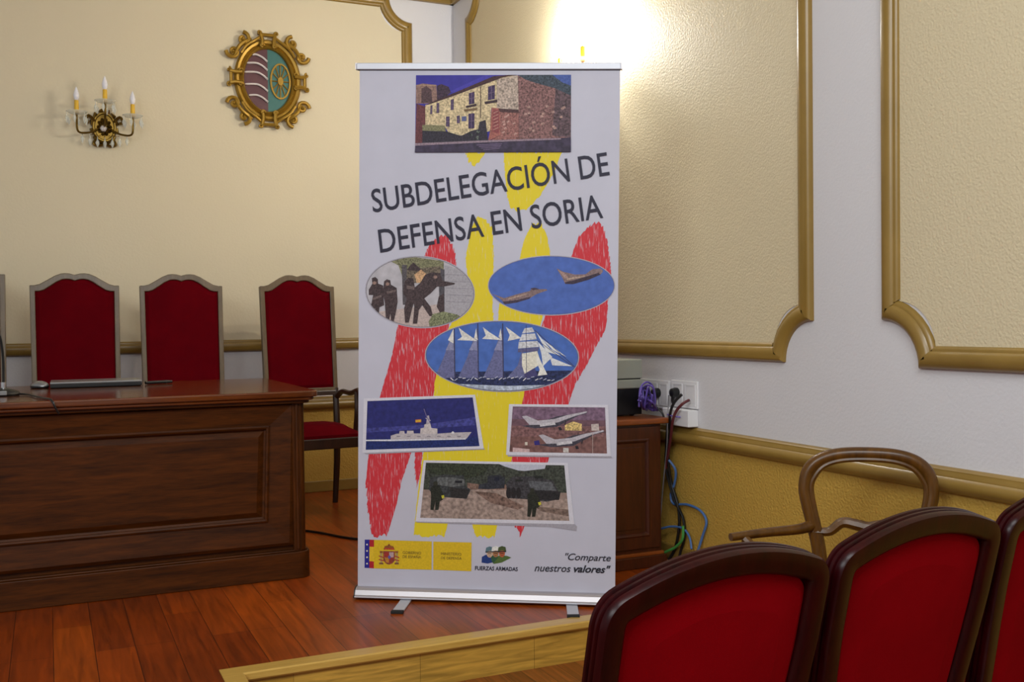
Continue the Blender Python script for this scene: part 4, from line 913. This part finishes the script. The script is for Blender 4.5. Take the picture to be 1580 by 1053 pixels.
# sailing ship
A = oval(866, 636, 450, 204, 0.02, (74, 108, 184), 0.0016, (92, 96, 132))
A.poly([(410, 730), (1330, 720), (1330, 860), (410, 860)], (40, 48, 88), 0.3, 120)
SH, SL = (106, 108, 150), (222, 220, 214)
for x_ in (560, 700, 848):
    A.poly([(x_+18, 470), (x_+25, 765), (x_-95, 765), (x_-40, 640)], SH, 0.12).poly([(x_+12, 520), (x_+20, 600), (x_-30, 600)], (140, 142, 176), 0.1)
    A.line([(x_+22, 440), (x_+26, 770)], 6, (60, 56, 84))
for q in ([(545, 540), (578, 470), (578, 560)], [(608, 465), (640, 490), (720, 545), (600, 540), (628, 520)], [(712, 470), (722, 540), (700, 530)], [(752, 462), (790, 492), (866, 540), (748, 532), (770, 512)], [(858, 470), (866, 540), (846, 520)], [(888, 460), (930, 490), (980, 528), (900, 545), (912, 510)]): A.poly(q, SL, 0.1)
A.poly([(985, 600), (960, 690), (895, 765), (1000, 765), (1010, 640)], SH, 0.12)
for q in ([(1000, 470), (1045, 464), (1060, 492), (985, 500)], [(985, 505), (1062, 500), (1072, 535), (968, 545)], [(966, 550), (1076, 545), (1086, 580), (962, 590)]): A.poly(q, (206, 206, 210), 0.15)
A.poly([(962, 592), (1086, 582), (1080, 608), (960, 612)], (96, 94, 132), 0.1)
A.poly([(985, 620), (1075, 605), (1100, 680), (1060, 705), (1000, 740), (985, 690)], (226, 222, 206), 0.1).poly([(1065, 650), (1085, 640), (1135, 745), (1078, 752), (1090, 715)], (232, 230, 222), 0.08).poly([(1000, 740), (1060, 705), (1078, 752), (1000, 780)], (72, 68, 116), 0.1)
for q in ([(1070, 492), (1150, 590), (1215, 632), (1130, 610)], [(1080, 550), (1165, 640), (1110, 695), (1100, 620)], [(1150, 640), (1285, 695), (1165, 690)], [(1100, 530), (1250, 640), (1170, 600)]): A.poly(q, (220, 222, 224), 0.08)
for q in ([(1060, 480), (1300, 700)], [(1075, 540), (1290, 698)], [(1010, 450), (1012, 770)]): A.line(q, 3, (70, 66, 96))
for k in range(26):
    x_ = 560+k*24; A.line([(x_, 772+rj.uniform(-12, 12)), (x_+18, 768+rj.uniform(-14, 14))], 5, (176, 180, 204) if k % 3 else (226, 224, 228))
A.poly([(600, 800), (900, 812), (1120, 806), (1120, 860), (600, 860)], (178, 188, 206), 0.2, 90)
A.build('printed_photograph', 'printed oval photograph of a white-sailed tall ship')

def card(outer, inner, shade, fill, base, label):
    A = Art(550, 600, 3.8537, base); A.poly(shade, (166, 162, 172), 0.05).poly(outer, (214, 212, 222), 0.03).poly(inner, fill, 0.12, 60); A.setclip(inner); return A
# warship card
A = card([(45, 58), (706, 36), (758, 356), (36, 382)], [(66, 74), (692, 52), (732, 342), (56, 364)], [(36, 376), (756, 352), (766, 362), (60, 390)], (40, 42, 110), 0.0020, '')
A.poly([(60, 235), (400, 215), (740, 165), (740, 215), (420, 238), (60, 262)], (64, 66, 138), 0.25, 80).poly([(40, 300), (760, 285), (760, 380), (40, 380)], (30, 44, 104), 0.2)
A.poly([(205, 280), (240, 268), (385, 266), (480, 268), (560, 262), (685, 258), (655, 298), (205, 306)], (188, 180, 184), 0.08).poly([(50, 304), (210, 302), (650, 296), (650, 302), (210, 312), (50, 312)], (216, 216, 224), 0.1)
A.poly([(380, 268), (382, 236), (402, 232), (406, 212), (440, 206), (446, 234), (482, 238), (482, 268)], (202, 192, 190), 0.1).poly([(255, 268), (258, 252), (285, 252), (288, 268)], (194, 184, 186)).poly([(300, 268), (302, 250), (340, 250), (342, 268)], (200, 190, 190))
A.poly([(415, 210), (422, 160), (432, 160), (440, 208)], (176, 166, 176)).line([(412, 175), (442, 190)], 5, (176, 166, 176)).line([(402, 120), (418, 165), (440, 205)], 4, (120, 110, 150))
A.poly([(352, 184), (386, 182), (386, 200), (352, 202)], (206, 120, 60), 0.1).poly([(352, 189), (386, 187), (386, 195), (352, 197)], (226, 190, 60)).poly(A.ell(574, 262, 8, 8, 0, 10), (226, 224, 226))
for k in range(7): A.line([(240+60*k, 284), (262+60*k, 284)], 4, (120, 112, 126))
A.build('printed_photograph', 'printed card photograph of a pale warship at sea')
# jets taking off
A = card([(908, 92), (1496, 96), (1514, 402), (890, 394)], [(930, 106), (1478, 112), (1490, 386), (910, 376)], [(900, 394), (1514, 402), (1508, 90), (1522, 410), (900, 404)][0:2]+[(1522, 412), (900, 404)], (112, 82, 92), 0.0020, '')
A.poly([(910, 110), (1500, 110), (1500, 190), (910, 180)], (122, 96, 118), 0.2, 70).poly([(910, 220), (1500, 225), (1500, 285), (910, 290)], (128, 92, 92), 0.25, 100).poly([(910, 285), (1500, 285), (1500, 390), (910, 390)], (124, 88, 84), 0.2, 60)
A.poly([(1240, 215), (1290, 195), (1340, 210), (1340, 250), (1240, 248)], (214, 186, 120), 0.3).poly([(1396, 212), (1440, 208), (1444, 250), (1398, 250)], (196, 182, 176), 0.1).poly([(930, 350), (1030, 360), (1030, 378), (930, 376)], (206, 176, 176), 0.1)
for dx, dy in ((0, 0), (100, 112)):
    J = lambda P: [(x_+dx, y_+dy) for x_, y_ in P]
    A.poly(J([(980, 222), (1060, 212), (1190, 165), (1290, 150), (1368, 134), (1374, 146), (1320, 160), (1250, 196), (1190, 228), (1060, 236)]), (70, 66, 78), 0.2)
    A.poly(J([(984, 165), (1010, 160), (1080, 190), (1180, 180), (1250, 158), (1330, 142), (1368, 134), (1372, 142), (1290, 166), (1200, 200), (1120, 214), (1030, 216)]), (186, 180, 188), 0.1).poly(J([(1090, 210), (1180, 198), (1185, 214), (1092, 226)]), (204, 200, 204))
    A.poly(J([(1200, 230), (1216, 228), (1224, 246), (1206, 248)]), (40, 36, 44)).line(J([(1245, 190), (1240, 216)]), 7, (50, 44, 52))
A.poly([(1056, 312), (1086, 306), (1092, 334), (1060, 336)], (52, 44, 120), 0.1).poly([(1230, 352), (1262, 352), (1262, 380), (1230, 378)], (206, 200, 196)).line([(1405, 265), (1405, 384)], 4, (176, 156, 150)).poly([(1002, 318), (1018, 318), (1018, 336), (1002, 336)], (214, 204, 190))
A.build('printed_photograph', 'printed card photograph of two grey jets taking off')
# armoured vehicles
A = card([(400, 426), (1256, 442), (1296, 806), (352, 790)], [(414, 440), (1236, 456), (1266, 786), (380, 768)], [(352, 786), (1296, 804), (1312, 820), (1308, 846), (1150, 822), (360, 796)], (150, 128, 118), 0.0020, '')
A.poly([(400, 430), (1270, 440), (1270, 620), (400, 600)], (62, 66, 58), 0.35, 120).poly([(830, 440), (1130, 446), (1120, 476), (1000, 490), (960, 486), (880, 462)], (190, 192, 206), 0.05)
A.poly([(400, 440), (600, 436), (800, 450), (760, 510), (640, 540), (420, 500)], (52, 58, 44), 0.35, 160).poly([(660, 560), (740, 570), (900, 570), (900, 620), (660, 620)], (126, 100, 88), 0.25)
A.poly([(380, 640), (660, 600), (900, 600), (1270, 660), (1270, 790), (380, 780)], (158, 138, 128), 0.22, 70).poly([(700, 610), (830, 620), (1000, 700), (960, 720), (800, 680)], (120, 96, 86), 0.3, 90).poly([(1060, 700), (1270, 720), (1270, 760), (1100, 730)], (122, 102, 92), 0.25, 80)
A.poly([(440, 530), (520, 510), (640, 516), (650, 580), (680, 600), (656, 655), (560, 648), (470, 640), (430, 600)], (58, 60, 62), 0.3).poly([(480, 530), (560, 526), (640, 540), (644, 575), (560, 585), (480, 570)], (96, 98, 98), 0.25).poly([(555, 585), (670, 600), (655, 652), (560, 645)], (44, 42, 42), 0.25).poly([(588, 546), (630, 548), (630, 562), (588, 560)], (30, 30, 36))
A.poly([(780, 520), (850, 512), (884, 530), (880, 592), (790, 598), (724, 596), (730, 570), (780, 560)], (48, 50, 58), 0.3).poly([(820, 526), (850, 526), (850, 548), (820, 548)], (30, 32, 48))
A.poly([(890, 560), (930, 524), (1060, 520), (1170, 548), (1200, 610), (1190, 660), (1130, 672), (1050, 660), (900, 650)], (62, 60, 64), 0.3).poly([(1020, 548), (1160, 556), (1188, 606), (1040, 600)], (92, 94, 98), 0.2).poly([(1040, 605), (1215, 612), (1205, 662), (1060, 660)], (40, 38, 40), 0.25)
for x_ in (905, 935, 965): A.poly(A.ell(x_, 620, 15, 34, 0, 14), (38, 34, 36))
A.poly([(945, 540), (990, 540), (990, 552), (945, 552)], (36, 38, 36)).poly([(1060, 520), (1110, 518), (1110, 534), (1060, 534)], (36, 38, 36))
for x_, y_ in ((475, 640), (1050, 680)):
    A.poly([(x_-34, y_-50), (x_-10, y_-72), (x_+22, y_-60), (x_+44, y_-10), (x_+40, y_+20), (x_+22, y_+30), (x_+14, y_+80), (x_-6, y_+82), (x_-4, y_+30), (x_-16, y_+82), (x_-34, y_+80), (x_-30, y_)], (40, 42, 34), 0.3, 200)
    A.poly(A.ell(x_-4, y_-76, 14, 14, 0, 12), (48, 48, 38)).poly([(x_+30, y_-4), (x_+46, y_-8), (x_+50, y_+8), (x_+36, y_+14)], (196, 190, 60), 0.1)
A.build('printed_photograph', 'printed card photograph of armoured vehicles on a dirt track')

# emblems along the bottom
A = Art(540, 820, 3.674, 0.0009)
A.poly([(84, 48), (111, 48), (110, 209), (83, 208)], (40, 40, 140), 0.06)
for k in range(4): A.poly(A.ell(97, 76+36*k, 5, 5, 0, 8), (232, 226, 200), 0.02)
A.poly([(111, 48), (137, 49), (137, 211), (110, 209)], (176, 34, 44), 0.08).poly([(111, 88), (137, 89), (137, 172), (110, 170)], (226, 190, 44), 0.06)
A.poly([(137, 49), (464, 58), (463, 219), (136, 211)], (220, 184, 34), 0.05).poly([(473, 59), (690, 64), (688, 227), (472, 219)], (220, 184, 34), 0.05)
A.poly([(188, 112), (256, 114), (254, 168), (240, 184), (222, 190), (204, 184), (190, 166)], (142, 70, 58), 0.25, 300).poly([(196, 118), (221, 119), (221, 148), (196, 146)], (166, 54, 44), 0.1).poly([(223, 119), (248, 120), (248, 148), (223, 148)], (190, 160, 160), 0.1).poly([(196, 149), (221, 150), (221, 180), (206, 178)], (190, 130, 50), 0.1).poly([(223, 150), (248, 151), (238, 178), (223, 184)], (150, 60, 48), 0.1)
A.poly(A.ell(224, 147, 8, 10, 0, 12), (96, 86, 160), 0.05).poly([(190, 104), (198, 84), (222, 78), (248, 86), (254, 106)], (150, 88, 40), 0.2, 300).poly(A.ell(222, 78, 5, 6, 0, 8), (130, 60, 40)).poly([(196, 96), (250, 98), (250, 104), (196, 103)], (196, 60, 50))
for x_ in (178, 266):
    A.poly([(x_-7, 124), (x_+7, 124), (x_+6, 180), (x_-6, 180)], (176, 150, 90), 0.1).poly([(x_-12, 178), (x_+12, 178), (x_+12, 188), (x_-12, 188)], (128, 84, 60)).poly([(x_-9, 112), (x_+9, 112), (x_+8, 124), (x_-8, 124)], (150, 90, 50)).line([(x_-14, 140), (x_+14, 150)], 6, (170, 60, 50)).line([(x_-14, 160), (x_+14, 168)], 6, (170, 60, 50))
A.build('emblem', 'yellow government emblem strip with coat of arms')
A = Art(540, 820, 3.674, 0.0009)
A.poly([(748, 146), (770, 134), (800, 136), (815, 176), (780, 184), (746, 178)], (36, 60, 124), 0.08)
A.poly([(806, 150), (850, 138), (890, 140), (915, 150), (860, 178), (815, 186)], (84, 108, 54), 0.08).poly([(800, 138), (826, 136), (840, 150), (812, 184), (800, 160)], (52, 88, 62), 0.08)
for x_, y_, hc, fc in ((792, 118, (92, 120, 130), (206, 176, 150)), (826, 116, (226, 226, 220), (170, 120, 80)), (862, 116, (72, 84, 48), (184, 96, 60))):
    A.poly(A.ell(x_, y_+8, 17, 24, 0, 18), fc, 0.06).poly([(x_-24, y_), (x_-20, y_-24), (x_, y_-32), (x_+20, y_-26), (x_+24, y_-2), (x_, y_-6)], hc, 0.08).line([(x_-24, y_+1), (x_+24, y_-1)], 6, (30, 34, 44)).line([(x_-10, y_+10), (x_+10, y_+10)], 4, (60, 42, 36)).line([(x_-6, y_+22), (x_+6, y_+22)], 3, (120, 60, 50))
A.build('emblem', 'emblem of three figures in military caps')

# lettering
def lettering(txt, quad, c, name='lettering', weight=0.0, h=0.0028, shear=0.0, italic_top=0.0):
    """quad: photo points of the cap-height box: top left, top right, bottom right, bottom left"""
    def mesh_of(s_):
        cu = bpy.data.curves.new('text', 'FONT'); cu.body = s_; cu.size = 1; cu.offset = weight; cu.shear = shear; cu.resolution_u = 4
        ob = bpy.data.objects.new('text', cu); C.objects.link(ob); bpy.context.view_layer.update()
        me = bpy.data.meshes.new_from_object(ob.evaluated_get(bpy.context.evaluated_depsgraph_get())); bpy.data.objects.remove(ob); bpy.data.curves.remove(cu); return me
    cap = max(v.co.y for v in mesh_of('E').vertices); me = mesh_of(txt)
    xs = [v.co.x for v in me.vertices]; xa, xb = min(xs), max(xs); Q = [Vector((*p, 0)) for p in quad]
    for v in me.vertices:
        s_, t_ = (v.co.x-xa)/(xb-xa), v.co.y/cap
        bot = Q[3].lerp(Q[2], s_); top = Q[0].lerp(Q[1], s_); p = bot+(top-bot)*t_
        v.co = L3(*bl(p.x, p.y), h)
    me.materials.clear(); me.materials.append(ink(c, 0.04))
    for p in me.polygons: p.material_index = 0
    o = bpy.data.objects.new(name, me); C.objects.link(o); o.parent = fab
    for p in me.polygons:
        if p.normal.y > 0: p.flip()
    return o
DK = (44, 42, 60)
lettering('SUBDELEGACIÓN DE', [(572, 293), (936, 235), (941, 270), (576, 328)], DK, weight=0.006)
lettering('DEFENSA EN SORIA', [(583, 355), (926, 300), (931, 336), (587, 390)], DK, weight=0.006)
Z6 = lambda x, y: (540+x/3.674, 820+y/3.674)
GR = (112, 92, 40)
lettering('GOBIERNO', [Z6(300, 113), Z6(404, 116), Z6(404, 131), Z6(300, 128)], GR)
lettering('DE ESPAÑA', [Z6(300, 136), Z6(404, 139), Z6(404, 154), Z6(300, 151)], GR)
lettering('MINISTERIO', [Z6(517, 120), Z6(632, 123), Z6(632, 138), Z6(517, 135)], GR)
lettering('DE DEFENSA', [Z6(517, 144), Z6(634, 147), Z6(634, 161), Z6(517, 158)], GR)
lettering('FUERZAS ARMADAS', [Z6(710, 197), Z6(952, 204), Z6(951, 225), Z6(709, 219)], (40, 40, 56), weight=0.02)
lettering('"Comparte', [Z6(1222, 125), Z6(1480, 133), Z6(1478, 170), Z6(1216, 162)], (48, 48, 58), weight=0.008, shear=0.22)
lettering('nuestros', [Z6(1050, 186), Z6(1252, 191), Z6(1250, 231), Z6(1046, 226)], (48, 48, 58), weight=0.008, shear=0.22)
lettering('valores"', [Z6(1270, 191), Z6(1478, 197), Z6(1472, 237), Z6(1266, 231)], (40, 40, 50), weight=0.024, shear=0.22)
